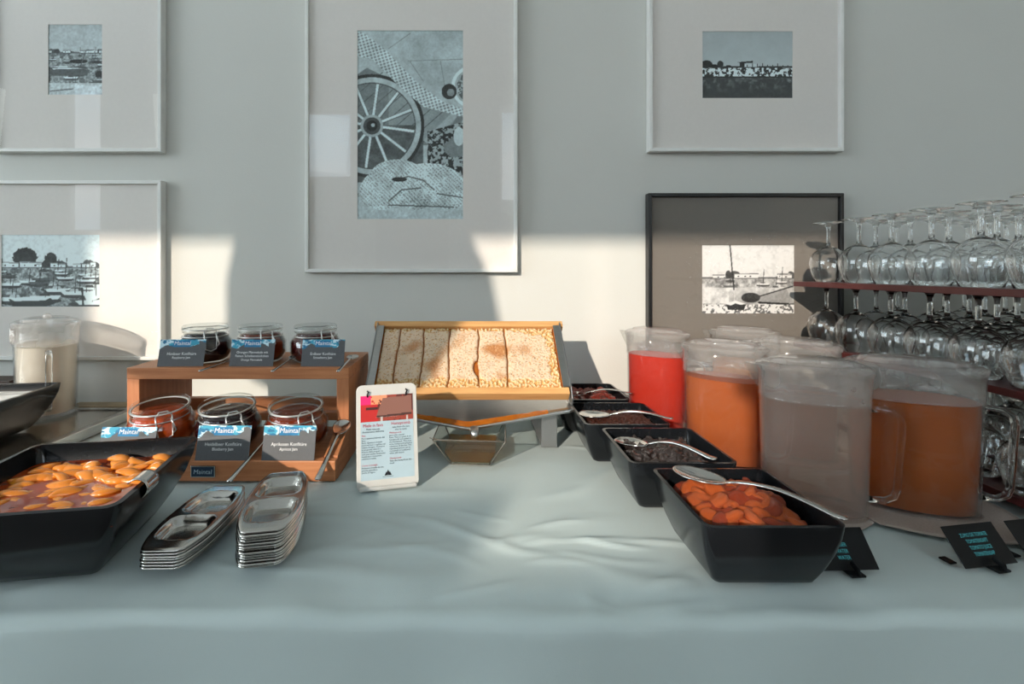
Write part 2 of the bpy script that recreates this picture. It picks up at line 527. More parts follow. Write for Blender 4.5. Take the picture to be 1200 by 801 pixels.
for k in range(1, 26): prof.append((FRONT, -.02-.66*(k/25)**1.3, 1))
NX = 600
g = G()
def cfn(u, v):
    x = -1.9 + 3.8*u
    y, z, h = prof[round(v*(len(prof)-1))]
    wz = cloth_z(x, y)*(1-h)
    drop = -z
    fold = h*(.35+min(1, drop/.1))*(.0035*math.sin(x*9+1.2) + .002*math.sin(x*23) + .003*noise.noise(Vector((x*7, z*9, 3))))
    sag = (.0035*noise.noise(Vector((x*13, 0, 5)))*math.exp(-((y-FRONT-.01)/.03)**2) if h < 1 else 0)-.003*math.exp(-((y-FRONT-.02)/.02)**2)*(1+.7*math.sin(x*7))*(1 if h < 1 else 0)
    return (x, y - fold - (0.02*drop), TB + z + wz + sag)
g.grid(NX, len(prof), cfn)
g.f = [tuple(reversed(q)) for q in g.f]
cloth = mk('tablecloth', g, M['cloth'], smooth=True)
tag(cloth, 'pale blue-white tablecloth covering the long buffet and hanging over its front', 'tablecloth')

# ------------------------------------------------------------------ pictures on the wall
def fbm(h, w, cell, seed, octs=4):
    r = np.random.RandomState(seed); out = np.zeros((h, w)); amp = 1; tot = 0
    for o in range(octs):
        c = max(1.0, cell/2**o); gh, gw = int(h/c)+3, int(w/c)+3
        n = r.rand(gh, gw)
        y = np.arange(h)/c; x = np.arange(w)/c
        yi = y.astype(int); xi = x.astype(int); fy = (y-yi)[:, None]; fx = (x-xi)[None, :]
        fy = fy*fy*(3-2*fy); fx = fx*fx*(3-2*fx)
        a = n[yi][:, xi]; b = n[yi][:, xi+1]; c_ = n[yi+1][:, xi]; d = n[yi+1][:, xi+1]
        out += amp*((a*(1-fx)+b*fx)*(1-fy)+(c_*(1-fx)+d*fx)*fy); tot += amp; amp *= .55
    return out/tot

def poly(shape, pts):
    h, w = shape
    yy, xx = np.mgrid[0:h, 0:w]; yy = (yy+.5)/h; xx = (xx+.5)/w
    m = np.zeros(shape, bool); n = len(pts)
    for i in range(n):
        x1, y1 = pts[i]; x2, y2 = pts[(i+1) % n]
        if y1 == y2: continue
        c = ((y1 > yy) != (y2 > yy)) & (xx < (x2-x1)*(yy-y1)/(y2-y1)+x1)
        m ^= c
    return m

def line(shape, x1, y1, x2, y2, wd, asp):
    """asp = height/width, coordinates 0..1, wd in widths"""
    h, w = shape
    yy, xx = np.mgrid[0:h, 0:w]; yy = (yy+.5)/h*asp; xx = (xx+.5)/w
    y1 *= asp; y2 *= asp
    dx, dy = x2-x1, y2-y1
    t = np.clip(((xx-x1)*dx+(yy-y1)*dy)/(dx*dx+dy*dy+1e-9), 0, 1)
    return (xx-x1-t*dx)**2+(yy-y1-t*dy)**2 < (wd/2)**2

def ell(shape, cx, cy, rx, ry):
    h, w = shape
    yy, xx = np.mgrid[0:h, 0:w]; yy = (yy+.5)/h; xx = (xx+.5)/w
    return ((xx-cx)/rx)**2+((yy-cy)/ry)**2

def harbour(w, h, seed, kind):
    a = h/w; S = (h, w); r = np.random.RandomState(seed)
    yy, xx = np.mgrid[0:h, 0:w]; yy = (yy+.5)/h; xx = (xx+.5)/w
    n1 = fbm(h, w, 14, seed); n2 = fbm(h, w, 5, seed+1, 3)
    img = .80 + .08*n1
    if kind == 'island':
        hz = .56
        img = .60+.10*yy+.05*n1
        img[(yy > hz+.05) & (yy < .68+.02*np.sin(xx*14))] = .22
        rocks = (yy > .53+.04*np.abs(xx-.5)) & (yy < .665)
        img = np.where(rocks, np.where(n2 > .5, .85, .12), img)
        img[(yy > .515) & (yy < .545)] = .15
        for cx, cy, rx, ry in ((.06, .49, .06, .06), (.21, .49, .035, .05), (.15, .52, .05, .03), (.30, .52, .03, .02)):
            img[ell(S, cx, cy+.0, rx, ry) < .7+.6*n2] = .10
        img[poly(S, [(.39, .46), (.56, .44), (.56, .47), (.47, .475), (.47, .53), (.42, .53), (.42, .47)])] = .08
        img[poly(S, [(.47, .49), (.62, .48), (.62, .53), (.47, .53)])] = .75
        for k in range(9):
            x = .5+.055*k; img[line(S, x, .53, x, .53-.02-.03*r.rand(), .010, a)] = .15
        wat = yy > .67
        img = np.where(wat, .16+.28*np.clip((fbm(h, w, 8, seed+5)[:, :]-.45)*3, 0, 1)*np.exp(-((yy-.72)/.12)**2) + .06*n2, img)
        img[(np.abs(yy-.675) < .012)] = .1
        return np.clip(img, 0, 1)
    hz = {'boat': .48, 'port': .45, 'tall': .40}[kind]
    if kind == 'tall': img = .62+.12*yy+.05*n1
    # land line with trees and houses
    img[(yy > hz-.012) & (yy < hz+.012)] = .35
    for _ in range(15):
        cx = r.rand(); rx = .03+.05*r.rand(); ry = (.02+.05*r.rand())*(1 if a < 1 else .55)
        if kind == 'boat' and not (.2 < cx < .55 or .65 < cx < .8 or cx > .92): continue
        img[(ell(S, cx, hz-ry*.6, rx, ry) < .6+.8*n2) & (yy < hz+.01)] = .18+.1*r.rand()
    if kind == 'port':
        img[(ell(S, .24, hz-.13, .12, .13) < .6+.8*n2)] = .13
        img[(ell(S, .50, hz-.10, .06, .09) < .6+.8*n2)] = .18
    for _ in range(13):
        cx = r.rand(); ww = .02+.04*r.rand(); hh = (.03+.03*r.rand())*(1 if a < 1 else .45)
        img[(np.abs(xx-cx) < ww) & (yy > hz-hh) & (yy < hz)] = .93
        img[(np.abs(xx-cx) < ww*1.1) & (yy > hz-hh-.014) & (yy < hz-hh)] = .5
        img[(np.abs(xx-cx) < ww*.2) & (yy > hz-hh*.6) & (yy < hz-hh*.2)] = .2
    # water
    wat = yy > hz+.012
    st = fbm(h, w*1, 4, seed+9, 3)
    ws = np.clip(.62+.5*(n1-.5)+.5*(st-.5)-.15*(yy-hz), 0, 1)
    img = np.where(wat, ws, img)
    if kind in ('port', 'tall'):
        img = np.where(wat & (n1 > .56), .22+.3*st, img)
    nb = 26 if kind == 'port' else 12
    for k in range(nb):
        cy = hz+.04+(1-hz-.1)*(k/nb)**1.25; cx = r.rand(); L = .05+.13*(k/nb); H = L*.22/a*(1 if a < 1 else 1)
        img[ell(S, cx, cy+H, L*1.0, H*.8) < 1] = .22
        img[poly(S, [(cx-L, cy-H*.3), (cx+L, cy-H*.5), (cx+L*.75, cy+H*.7), (cx-L*.75, cy+H*.7)])] = .88 if k % 3 else .3
        img[poly(S, [(cx-L*.3, cy-H*1.1), (cx+L*.2, cy-H*1.1), (cx+L*.3, cy-H*.3), (cx-L*.4, cy-H*.3)])] = .72 if k % 2 else .2
        if r.rand() < .6: img[line(S, cx, cy, cx+.01, cy-.12/a*min(a, 1)-.1*r.rand(), .007, a)] = .2
    if kind == 'boat':
        img[(yy > .62) & (yy < .84)] = np.clip(.75+.35*(n1-.5)-.9*np.clip(.2-np.abs(yy-.8), 0, 1)*(xx > .3), 0, 1)[(yy > .62) & (yy < .84)]
        img[poly(S, [(.62, .74), (.9, .62), (.98, .80), (.93, .86), (.64, .82)])] = .55
        img[line(S, .62, .83, .93, .85, .02, a)] = .1
        img[line(S, .60, .75, .97, .60, .012, a)] = .08
        img[(ell(S, .53, .76, .10, .07) < 1)] = .15
        img[line(S, .31, .0, .355, .66, .013, a)] = .12
        img[line(S, .355, .66, .36, .8, .009, a)] = .75
        img[yy > .86] = np.where(n2 > .46, .95, .35)[yy > .86]
        img[poly(S, [(.27, .85), (.37, .80), (.48, .85), (.46, .93), (.29, .93)])] = .12
        img[poly(S, [(.27, .85), (.37, .80), (.48, .85), (.42, .86), (.37, .84), (.32, .87)])] = .95
    if kind == 'tall':
        img[poly(S, [(.0, .62), (.28, .60), (.75, .64), (.70, .72), (.08, .72)])] = .28
        img[poly(S, [(.05, .60), (.30, .585), (.62, .62), (.1, .63)])] = .9
        img[line(S, .0, .61, .95, .60, .012, a)] = .1
        img[ell(S, .55, .52, .16, .028) < 1] = .1
        img[ell(S, .88, .53, .12, .018) < 1] = .15
        img[line(S, .58, .60, .68, .38, .015, a)] = .25
        img[ell(S, .92, .70, .08, .05) < 1.4*n2+.2] = .15
        img[yy > .82] = np.clip(.72+.3*(n2-.5), 0, 1)[yy > .82]
        img[line(S, .05, .93, .45, .90, .02, a)] = .35
    img = img+.16*(fbm(h, w, 5, seed+40, 3)-.5)+.10*(fbm(h, w, 22, seed+41)-.5)
    if kind == 'port':
        img[poly(S, [(.08, .88), (.5, .87), (.54, .94), (.46, .98), (.12, .98)])] = .2
        img[poly(S, [(.08, .87), (.5, .86), (.44, .90), (.14, .91)])] = .9
        img[poly(S, [(.82, .80), (.98, .74), (.99, .86), (.86, .93)])] = .85
        img[line(S, .95, .84, .94, .45, .008, a)] = .2
        img[line(S, .82, .98, .81, .74, .02, a)] = .12
    return soften(img)

def soften(img):
    p = np.pad(img, 1, mode='edge')
    out = .4*img + .15*(p[:-2, 1:-1]+p[2:, 1:-1]+p[1:-1, :-2]+p[1:-1, 2:])
    return np.clip(out, 0, 1)

def cartwheel(w, h):
    """still life: spoked cart wheel, draped fishing net and a heap of net"""
    S = (h, w); a = h/w
    yy, xx = np.mgrid[0:h, 0:w]; yy = (yy+.5)/h; xx = (xx+.5)/w
    n1 = fbm(h, w, 30, 3); n2 = fbm(h, w, 4, 4, 3); n3 = fbm(h, w, 12, 7)
    img = .66+.18*(n1-.5)+.06*(n2-.5)
    for l in ((.48, .165, 1, .155), (.78, .165, .82, .30), (.30, .10, .50, .02), (.5, .17, .62, .27)):
        img[line(S, *l, .008, a)] = .5
    # dark cart side behind the wheel
    img[poly(S, [(0, .24), (.10, .20), (1.0, .45), (.9, .60), (0, .62)])] = .42
    img[poly(S, [(.30, .30), (.95, .44), (.78, .60), (.30, .55)])] = .52
    pl = (np.abs(((xx*.8+yy*a*.9)*9) % 1-.5) > .46)
    img[poly(S, [(0, .24), (.3, .22), (.95, .44), (.7, .60), (0, .50)]) & pl] = .3
    img[poly(S, [(.62, .58), (.90, .43), (.93, .46), (.68, .61)])] = .62
    und = (yy > .50) & (yy < .80) & (xx < .62)
    img = np.where(und, .16+.25*n3, img)
    tang = (yy > .49) & (yy < .78) & (xx > .66) & (yy > .49+.15*(.95-xx))
    img = np.where(tang, np.where(fbm(h, w, 6, 21, 3) > .5, .62, .10), img)
    img[ell(S, .93, .62, .12, .05) < .6+.8*n2] = .45
    img[ell(S, .95, .56, .05, .05) < 1] = .75
    # wheel
    cx, cy, R = .145, .505, .465
    d = np.sqrt((xx-cx)**2+((yy-cy)*a)**2)
    for k in range(12):
        t = math.radians(8+30*k)
        img[line(S, cx+.05*math.cos(t), cy+.05*math.sin(t)/a, cx+.42*math.cos(t), cy+.42*math.sin(t)/a, .036, a)] = .30
        img[line(S, cx+.05*math.cos(t), cy+.05*math.sin(t)/a-.002, cx+.42*math.cos(t), cy+.42*math.sin(t)/a-.002, .024, a)] = .80
    img = np.where((d > .405) & (d < .455), .66+.2*(n3-.5), img)
    img = np.where((d > .455) & (d < .485), .10, img)
    img = np.where((d > .396) & (d < .406), .25, img)
    img = np.where(d < .105, .62, img); img = np.where(d < .08, .22, img); img = np.where(d < .05, .06, img)
    img[(np.sqrt((xx-cx-.01)**2+((yy-cy+.004)*a)**2)) < .018] = .7
    # hoop at the right
    d2 = np.sqrt((xx-1.08)**2+((yy-.30)*a)**2)
    img = np.where((d2 < .15) & (n2 > .5), .3, img)
    img = np.where((d2 > .17) & (d2 < .20), .88, img)
    img[(ell(S, .86, .325, .07, .04) < 1)] = .12
    img[(ell(S, .875, .33, .035, .02) < 1)] = .5
    # draped net
    net = poly(S, [(0, .0), (.10, .03), (.28, .11), (.55, .27), (.78, .37), (1, .42), (1, .46), (.90, .445), (.62, .405), (.42, .31), (.28, .23), (.14, .155), (0, .14)])
    mesh_ = (np.sin((xx*125+yy*a*80))*np.sin((xx*-60+yy*a*132)) > .15)
    img = np.where(net, np.where(mesh_, .48, .78)+.25*(n1-.5), img)
    # ground and heap
    g_ = yy > .86
    img = np.where(g_, .70+.2*(n2-.5), img)
    img[(yy > .86) & (yy < .875) & (n2 > .5)] = .4
    heap = (ell(S, .28, .85, .25, .12) < 1) | (ell(S, .66, .83, .36, .13) < 1) | (ell(S, .38, .78, .26, .10) < 1) | (ell(S, .88, .87, .2, .07) < 1)
    heap &= yy < .935-.01*np.sin(xx*20)
    m2 = (np.sin((xx*170+30*n1))*np.sin((yy*a*170+30*n1)) > .3)
    hv = .80+.35*(fbm(h, w, 26, 11)-.5)
    hv = np.where(m2, hv-.26, hv)-.10*np.clip((yy-.80)*8, 0, 1)*(n3 > .5)
    img = np.where(heap, hv, img)
    for l in ((.36, .79, .48, .77), (.48, .77, .62, .79), (.62, .79, .72, .84), (.30, .90, .42, .84), (.42, .84, .60, .83), (.75, .86, .98, .88), (.3, .92, .9, .93)):
        img[line(S, *l, .012, a)] = .34
    img[ell(S, .40, .785, .07, .012) < 1] = .12
    return soften(img+.10*(fbm(h, w, 3, 77, 2)-.5)+.12*(fbm(h, w, 18, 78)-.5))

def picture(name, x0, x1, y0, y1, px0, px1, py0, py1, img, black, label, tint, group=None):
    """pixel rectangles of the frame and of the print; built at the wall"""
    DF = WALL-.024
    X0, X1 = X_(x0, DF), X_(x1, DF); Z1, Z0 = Z_(y0, DF), Z_(y1, DF)
    DP = WALL-.012
    P0, P1 = X_(px0, DP), X_(px1, DP); Q1, Q0 = Z_(py0, DP), Z_(py1, DP)
    cx, cz = (X0+X1)/2, Z0
    root = tag(empty(name, (cx, WALL, cz)), label, 'picture', group)
    t = .0095
    def L(x, z): return x-cx, z-cz
    ax0, az0 = L(X0, Z0); ax1, az1 = L(X1, Z1)
    fm = M['frame_black'] if black else M['frame_white']
    ya, yb = -.024, -.0005
    # four mitred mouldings, each a part
    def mould(p, q, r, s):
        g = G(); v = []
        for (x, z) in (p, q, r, s): v.append((x, ya, z))
        for (x, z) in (p, q, r, s): v.append((x, yb, z))
        g.add(v, [(0, 1, 2, 3), (7, 6, 5, 4), (0, 4, 5, 1), (1, 5, 6, 2), (2, 6, 7, 3), (3, 7, 4, 0)])
        mk('frame_rail', g, fm, root, bevel=.0015)
    mould((ax0, az0), (ax1, az0), (ax1-t, az0+t), (ax0+t, az0+t))
    mould((ax1, az0), (ax1, az1), (ax1-t, az1-t), (ax1-t, az0+t))
    mould((ax1, az1), (ax0, az1), (ax0+t, az1-t), (ax1-t, az1-t))
    mould((ax0, az1), (ax0, az0), (ax0+t, az0+t), (ax0+t, az1-t))
    bx0, bz0 = L(P0, Q0); bx1, bz1 = L(P1, Q1)
    i = t*.7
    g = G(); c0, c1 = -.0135, -.012
    X = [ax0+i, bx0, bx1, ax1-i]; Zs = [az0+i, bz0, bz1, az1-i]
    g.box(X[0], X[3], c0, c1, Zs[0], Zs[1]); g.box(X[0], X[3], c0, c1, Zs[2], Zs[3])
    g.box(X[0], X[1], c0, c1, Zs[1], Zs[2]); g.box(X[2], X[3], c0, c1, Zs[1], Zs[2])
    mk('mat_board', g, M['matdark'] if black else M['mat'], root)
    h, w = img.shape
    g = G()
    g.grid(w, h, lambda u, v: (bx0-.003+(bx1-bx0+.006)*u, -.0115, bz1+.003-(bz1-bz0+.006)*v))
    g.f = [tuple(reversed(q)) for q in g.f]
    # keep the printed side towards the room
    lin = s2l(np.clip(img*1.12+.06, 0, 1))[..., None]*np.array(tint)[None, None, :]
    mk('print', g, M['print'], root, colors=lin.reshape(-1, 3))
    mk('backing', G().box(ax0+i, ax1-i, -.0105, -.002, az0+i, az1-i), M['darkprint'], root)
    mk('glass', G().add([(ax0+i, -.0185, az0+i), (ax1-i, -.0185, az0+i), (ax1-i, -.0185, az1-i), (ax0+i, -.0185, az1-i)], [(0, 1, 2, 3)]), M['picglass'], root)
    return root

cool = (.86, .98, 1.0)
picture('framed_picture', -12, 188.5, -48, 177.5, 57, 120, 29, 111, harbour(140, 182, 11, 'tall'), False,
        'white framed photo of moored boats at upper left, upright print', cool)
picture('framed_picture', -70, 188.5, 211, 422, 2, 117, 275, 359, harbour(230, 168, 23, 'port'), False,
        'white framed harbour photo at lower left, beside the milk jug', cool)
picture('framed_picture', 357, 606.5, -30, 319, 419, 542.5, 36, 256.5, cartwheel(250, 447), False,
        'large white framed photo of a spoked cart wheel and fishing net', (.82, .98, 1.0))
picture('framed_picture', 761, 989.5, -26, 177, 823, 928.5, 37, 115, harbour(210, 155, 31, 'island'), False,
        'white framed photo of a rocky island above dark sea', cool)
picture('framed_picture', 760, 989.5, 226, 429, 822.5, 930.5, 287, 367, harbour(220, 162, 47, 'boat'), True,
        'black framed photo of a mast and beached boats on dark mount', (.80, .78, .76))

# ------------------------------------------------------------------ text
FONT_CACHE = {}
def text_geo(s, size, align='CENTER', spacing=1.0, sx=1.0):
    cu = bpy.data.curves.new('lettering', 'FONT')
    cu.body = s; cu.size = size; cu.align_x = align; cu.space_line = spacing; cu.resolution_u = 2
    o = bpy.data.objects.new('lettering', cu)
    COL.objects.link(o)
    dg = bpy.context.evaluated_depsgraph_get()
    me = bpy.data.meshes.new_from_object(o.evaluated_get(dg))
    v = [(p.co.x*sx, 0.0, p.co.y) for p in me.vertices]
    f = [tuple(p.vertices) for p in me.polygons]
    bpy.data.objects.remove(o); bpy.data.curves.remove(cu); bpy.data.meshes.remove(me)
    g = G(); g.v = v; g.f = f
    return g
def lettering(s, size, mat, parent, x, y, z, align='CENTER', spacing=1.0, shear=0.0, sx=1.0):
    g = text_geo(s, size, align, spacing, sx)
    g.v = [(p[0]+x+shear*p[2], y, p[2]+z) for p in g.v]
    return mk('lettering', g, mat, parent)

# ------------------------------------------------------------------ wooden two-tier stand
SX0, SX1 = -.655, -.230
stand = tag(empty('wooden_stand', ((SX0+SX1)/2, .82, TB)), 'two-tier stained wooden display stand holding the jam jars', 'stand')
hw = (SX1-SX0)/2
def LY(y): return y-.82
mk('top_board', G().box(-hw+.0, hw-.0, LY(.913), LY(1.09), .156, .178), M['wood'], stand, bevel=.0015)
for s in (-1, 1):
    a = -hw if s < 0 else hw-.024
    mk('side_panel', G().box(a, a+.024, LY(.9135), LY(1.089), 0, .156), M['woodv'], stand, bevel=.0015)
mk('back_rail', G().box(-hw+.024, hw-.024, LY(1.07), LY(1.088), .050, .078), M['wood'], stand, bevel=.001)
mk('cross_rail', G().box(-hw+.024, hw-.024, LY(1.0), LY(1.02), .050, .066), M['wood'], stand, bevel=.001)
deck_s = math.atan2(.015, .124)
mk('lower_board', G().prism_x([(.016, .024), (.14, .039), (.14, .051), (.016, .036)], -hw+.026, hw-.026), M['wood'], stand, bevel=.001)
mk('front_lip', G().box(-hw, hw, 0, .016, .002, .037), M['wood'], stand, bevel=.0015)
for s in (-1, 1):
    a = -hw if s < 0 else hw-.024
    mk('lower_side_panel', G().prism_x([(.016, 0), (.0932, 0), (.0932, .068), (.016, .040)], a, a+.024), M['woody'], stand, bevel=.001)
pl = mk('nameplate', G().box(-.150+.0, -.108, -.003, 0, .010, .030), M['polish'], stand, bevel=.0008)
pl.location.x = X_(239, .82)-(-.442) - (-.129)
mk('nameplate_face', G().box(-.148, -.110, -.0036, -.003, .012, .028), pmat('navy_enamel', rgb(28, 52, 74), .4), pl)
lettering('Maintal', .011, M['paper'], pl, -.129, -.0039, .0165, shear=.15)

# ------------------------------------------------------------------ jam jars
def make_jar(name, mat, opened):
    root = empty(name, (0, 0, 0))
    R, H = .050, .060
    g = G()
    g.lathe([(.0005, .001), (.038, .001), (.044, .006), (R, .018), (R, .040), (.044, .050), (.039, .055), (.0385, H), (.042, H+.001), (.042, H+.005), (.0385, H+.005)], 40)
    mk('glass_jar', g, M['jarglass'], root, smooth=True)
    g = G()
    top = .055 if opened else .058
    g.lathe([(.0005, .003), (.037, .003), (.0425, .008), (R-.002, .018), (R-.002, .040), (.0425, .0495), (.037, top-.002), (.034, top), (.02, top+.001), (.0005, top-.001)], 36)
    mk('jam', g, mat, root, smooth=True)
    # lid
    g = G()
    g.lathe([(.0005, .0045), (.026, .005), (.030, .007), (.036, .0085), (.0405, .008), (.0425, .0055), (.0425, .001), (.039, 0), (.0005, .002)], 36)
    lid = mk('lid', g, M['jarglass'], root, smooth=True)
    g = G().tube([(.0405*math.cos(t*math.pi/18), .0405*math.sin(t*math.pi/18), 0) for t in range(36)], .0013, 6, closed=True)
    seal = mk('seal', g, M['whiteplastic'], lid, smooth=True)
    if opened:
        lid.location = (-.052, .008, H-.006); lid.rotation_euler = (0, math.radians(-68), 0)
    else:
        lid.location = (0, 0, H+.0065)
    # wire bail round the neck and clasp at the front right
    r = .0425
    g = G().tube([(r*math.cos(t*math.pi/18), r*math.sin(t*math.pi/18), .0525) for t in range(36)], .0011, 6, closed=True)
    a0 = math.radians(-52)
    c, s = math.cos(a0), math.sin(a0); tx, ty = -s, c
    def q(u, o, z): return (c*(r+o)+tx*u, s*(r+o)+ty*u, z)
    w = .011
    g.tube([q(-w, .0, .064), q(-w, .003, .055), q(-w, .004, .046), q(-w*.9, .005, .030), q(0, .006, .026), q(w*.9, .005, .030), q(w, .004, .046), q(w, .003, .055), q(w, 0, .064)], .0012, 6)
    g.tube([q(w*.8, .004, .060), q(w*1.0, .009, .052), q(w*1.3, .010, .040), q(w*.9, .007, .034)], .0012, 6)
    if not opened:
        g.tube([q(-w, 0, .064), q(-w*.5, -.004, .070), q(w*.5, -.004, .070), q(w, 0, .064)], .0011, 6)
        g.tube([(r*math.cos(t*math.pi/18), r*math.sin(t*math.pi/18), .0665) for t in range(36)], .0009, 6, closed=True)
    mk('wire_clasp', g, M['wire'], root, smooth=True)
    return root

ups = [(241, .985, 'jam_dark', 'closed clip jar of near-black jam, leftmost on the upper shelf'),
       (305.5, .985, 'jam_orange', 'closed clip jar of brown-orange marmalade, middle of the upper shelf'),
       (370, .985, 'jam_red', 'closed clip jar of dark red jam, rightmost on the upper shelf')]
for px, D, m, lab in ups:
    j = make_jar('jam_jar', M[m], False)
    j.location = (X_(px, D), D, TB+.178); j.rotation_euler = (0, 0, random.uniform(-.15, .15))
    tag(j, lab, 'jar', 'clip-top jam jars on the wooden stand')
for px, m, lab in ((190, 'jam_amber', 'clip jar of bright amber-red jam, leftmost on the lower shelf'),
                   (268, 'jam_blue', 'clip jar of blackish blueberry jam, middle of the lower shelf'),
                   (348, 'jam_apricot', 'clip jar of reddish-brown apricot jam, rightmost on the lower shelf')):
    D = .888
    j = make_jar('jam_jar', M[m], False)
    j.scale = (1.13, 1.13, 1.06)
    j.location = (X_(px, D), D+.004, TB+.0432); j.rotation_euler = (deck_s, 0, 0)
    tag(j, lab, 'jar', 'clip-top jam jars on the wooden stand')

# ------------------------------------------------------------------ jam name cards
def name_card(px0, px1, pyb, D, h, lean, lines, label, yaw=0, z=None, w=None):
    xc = X_((px0+px1)/2, D); w = w or (px1-px0)/F*D
    zz = Z_(pyb, D) if z is None else TB+z
    g = G().box(-w/2, w/2, 0, .0012, 0, h)
    c = mk('name_card', g, M['slate'], loc=(xc, D, zz), rot=(lean, 0, yaw), bevel=.0003)
    tag(c, label, 'card', 'jam name cards on the wooden stand')
    # painted header: blue watercolour with ragged lower edge
    nx, ny = 64, 24
    hh = h*.36
    nA = fbm(ny, nx, 9, int(px0)); nB = fbm(ny, nx, 6, int(px0)+3)
    g = G(); cols = []; idx = {}
    for j in range(ny):
        for i in range(nx):
            u, v = i/(nx-1), j/(ny-1)
            idx[(i, j)] = len(g.v)
            g.v.append((-w/2+w*u, -.0003, h-hh*v))
            base = np.array(rgb(60, 160, 190)) if nA[j, i] > .45 else np.array(rgb(28, 110, 150))
            if nB[j, i] > .58 or (.82 < u and nB[j, i] > .5): base = np.array(rgb(200, 228, 238))
            if .30 < u < .66 and .12 < v < .8: base = np.array(rgb(32, 120, 168))
            cols.append(base)
    for j in range(ny-1):
        for i in range(nx-1):
            u, v = (i+.5)/(nx-1), (j+.5)/(ny-1)
            edge = .62+.38*max(0, 1-u*5) + .18*math.sin(u*17+px0) + .25*(nA[j, i]-.5) - (.35 if u > .86 else 0)
            if .30 < u < .68: edge = max(edge, .8)
            if v < edge:
                g.f.append((idx[(i, j)], idx[(i, j+1)], idx[(i+1, j+1)], idx[(i+1, j)]))
    mk('printed_header', g, M['print'], c, colors=np.array(cols))
    lettering('Maintal', h*.21, M['white'], c, -.01*w, -.0006, h*.79, shear=.12)
    n = len(lines)
    z0 = h*.42 if n == 2 else h*.48
    for k, (s, sz) in enumerate(lines):
        lettering(s, h*sz*1.12, M['white'], c, 0, -.0004, z0-k*h*.135, sx=.92)
    return c
LEAN = math.radians(-14)
name_card(185, 237, 430, .925, .052, LEAN, [('Himbeer Konfitüre', .135), ('Raspberry Jam', .11)], 'grey jam card with blue header before the near-black jam, upper shelf', z=.178, w=.087, yaw=.05)
name_card(269, 319, 428, .925, .052, LEAN, [('Orangen Marmelade mit', .115), ('Feinen Scheibenstückchen', .115), ('Orange Marmalade', .10)], 'grey card reading orange marmalade before the middle upper jar', z=.178, w=.085)
name_card(353, 402, 427, .925, .052, LEAN, [('Erdbeer Konfitüre', .125), ('Strawberry Jam', .11)], 'grey strawberry jam card before the rightmost upper jar', z=.178, w=.083)
name_card(112, 180, 545, .822, .055, LEAN, [('Hagebutten Konfitüre', .125), ('Rosehip Jam', .11)], 'jam card mostly hidden behind the dark dish of peaches', z=.037, w=.096)
name_card(228, 291, 543, .822, .0575, LEAN, [('Heidelbeer Konfitüre', .125), ('Blueberry Jam', .11)], 'grey blueberry jam card standing on the lower wooden lip', z=.037, w=.092)
name_card(306, 368, 541, .822, .0575, LEAN, [('Aprikosen Konfitüre', .125), ('Apricot Jam', .11)], 'grey apricot jam card on the lower wooden lip, beside the spoon', z=.037, w=.091)

# ------------------------------------------------------------------ spoons
def spoon(A, B, label, group, cat='spoon', wide=.115, bowlf=.28, mat=None, up=(0, 0, 1), name='spoon', arch=.04):
    """A = centre of the bowl, B = tip of the handle (world points)"""
    A, B = Vector(A), Vector(B)
    L = (B-A).length/(1-bowlf/2)
    hb = bowlf/2*L
    ex = (B-A).normalized(); ez = (Vector(up) - ex*Vector(up).dot(ex)).normalized(); ey = ez.cross(ex)
    Mx = Matrix((ex, ey, ez)).transposed().to_4x4(); Mx.translation = A
    root = empty(name, (0, 0, 0)); root.matrix_world = Mx
    tag(root, label, cat, group)
    W = wide*L*.9
    def zc(r): return -.032*L*(1-r*r)
    rings = []
    n = 28
    def ring(k, dz):
        out = []
        for i in range(n):
            t = 2*math.pi*i/n
            egg = 1-.14*math.cos(t)
            out.append((hb*k*math.cos(t), W*k*egg*math.sin(t), zc(k)+dz))
        return out
    g = G()
    ks = [.02, .25, .5, .75, .92, 1.0]
    g.loft([ring(k, 0) for k in ks] + [ring(k*.985 if k == 1 else k, -.0012-(.0006)) for k in reversed(ks)], True, True)
    m = mat or M['polish']
    mk('spoon_bowl', g, m, root, smooth=True)
    pts, ws = [], []
    H = L-2*hb
    for i in range(15):
        t = i/14
        pts.append((hb*.93+H*1.0*t+.0, 0, arch*L*math.sin(math.pi*min(1, t*1.05))*(1-.3*t) - .002*0))
        ws.append((.020+(.018 if t < .08 else 0)*(1-t/.08) + .022*t**1.5)*L)
    rings = []
    for (p, w_) in zip(pts, ws):
        th = .0011+.003*L
        rings.append([(p[0], -w_, p[2]), (p[0], -w_*.6, p[2]+th), (p[0], w_*.6, p[2]+th), (p[0], w_, p[2]), (p[0], w_*.6, p[2]-th*.6), (p[0], -w_*.6, p[2]-th*.6)])
    last = rings[-1]; cxx = pts[-1]
    rings.append([(cxx[0]+.018*L, y*.55, z) for (x, y, z) in last])
    mk('handle', G().loft(rings), m, root, smooth=True)
    return root

g1 = 'tea spoons lying on the wooden stand'
def W3(x, y, z): return (x, y, TB+z)
spoon(W3(X_(276, .975), .975, .184), W3(X_(234, .885), .885, .1775), 'thin spoon between the two left jam cards, upper shelf', g1, arch=.0, wide=.1)
spoon(W3(X_(345, .965), .965, .190), W3(X_(319, .880), .880, .178), 'steel spoon standing between the middle and right upper jars', g1, arch=.0, wide=.13)
spoon(W3(X_(413, .965), .965, .190), W3(X_(396, .880), .880, .178), 'steel spoon at the right end of the upper shelf', g1, arch=.0, wide=.13)
spoon(W3(X_(322, .885), .885, .070), W3(X_(268, .783), .783, .018), 'steel spoon slanting between the two lower jam cards', g1, arch=.0, wide=.12)
spoon(W3(X_(400, .895), .895, .072), W3(X_(372, .785), .785, .021), 'steel spoon leaning at the right end of the lower shelf', g1, arch=.0, wide=.13)

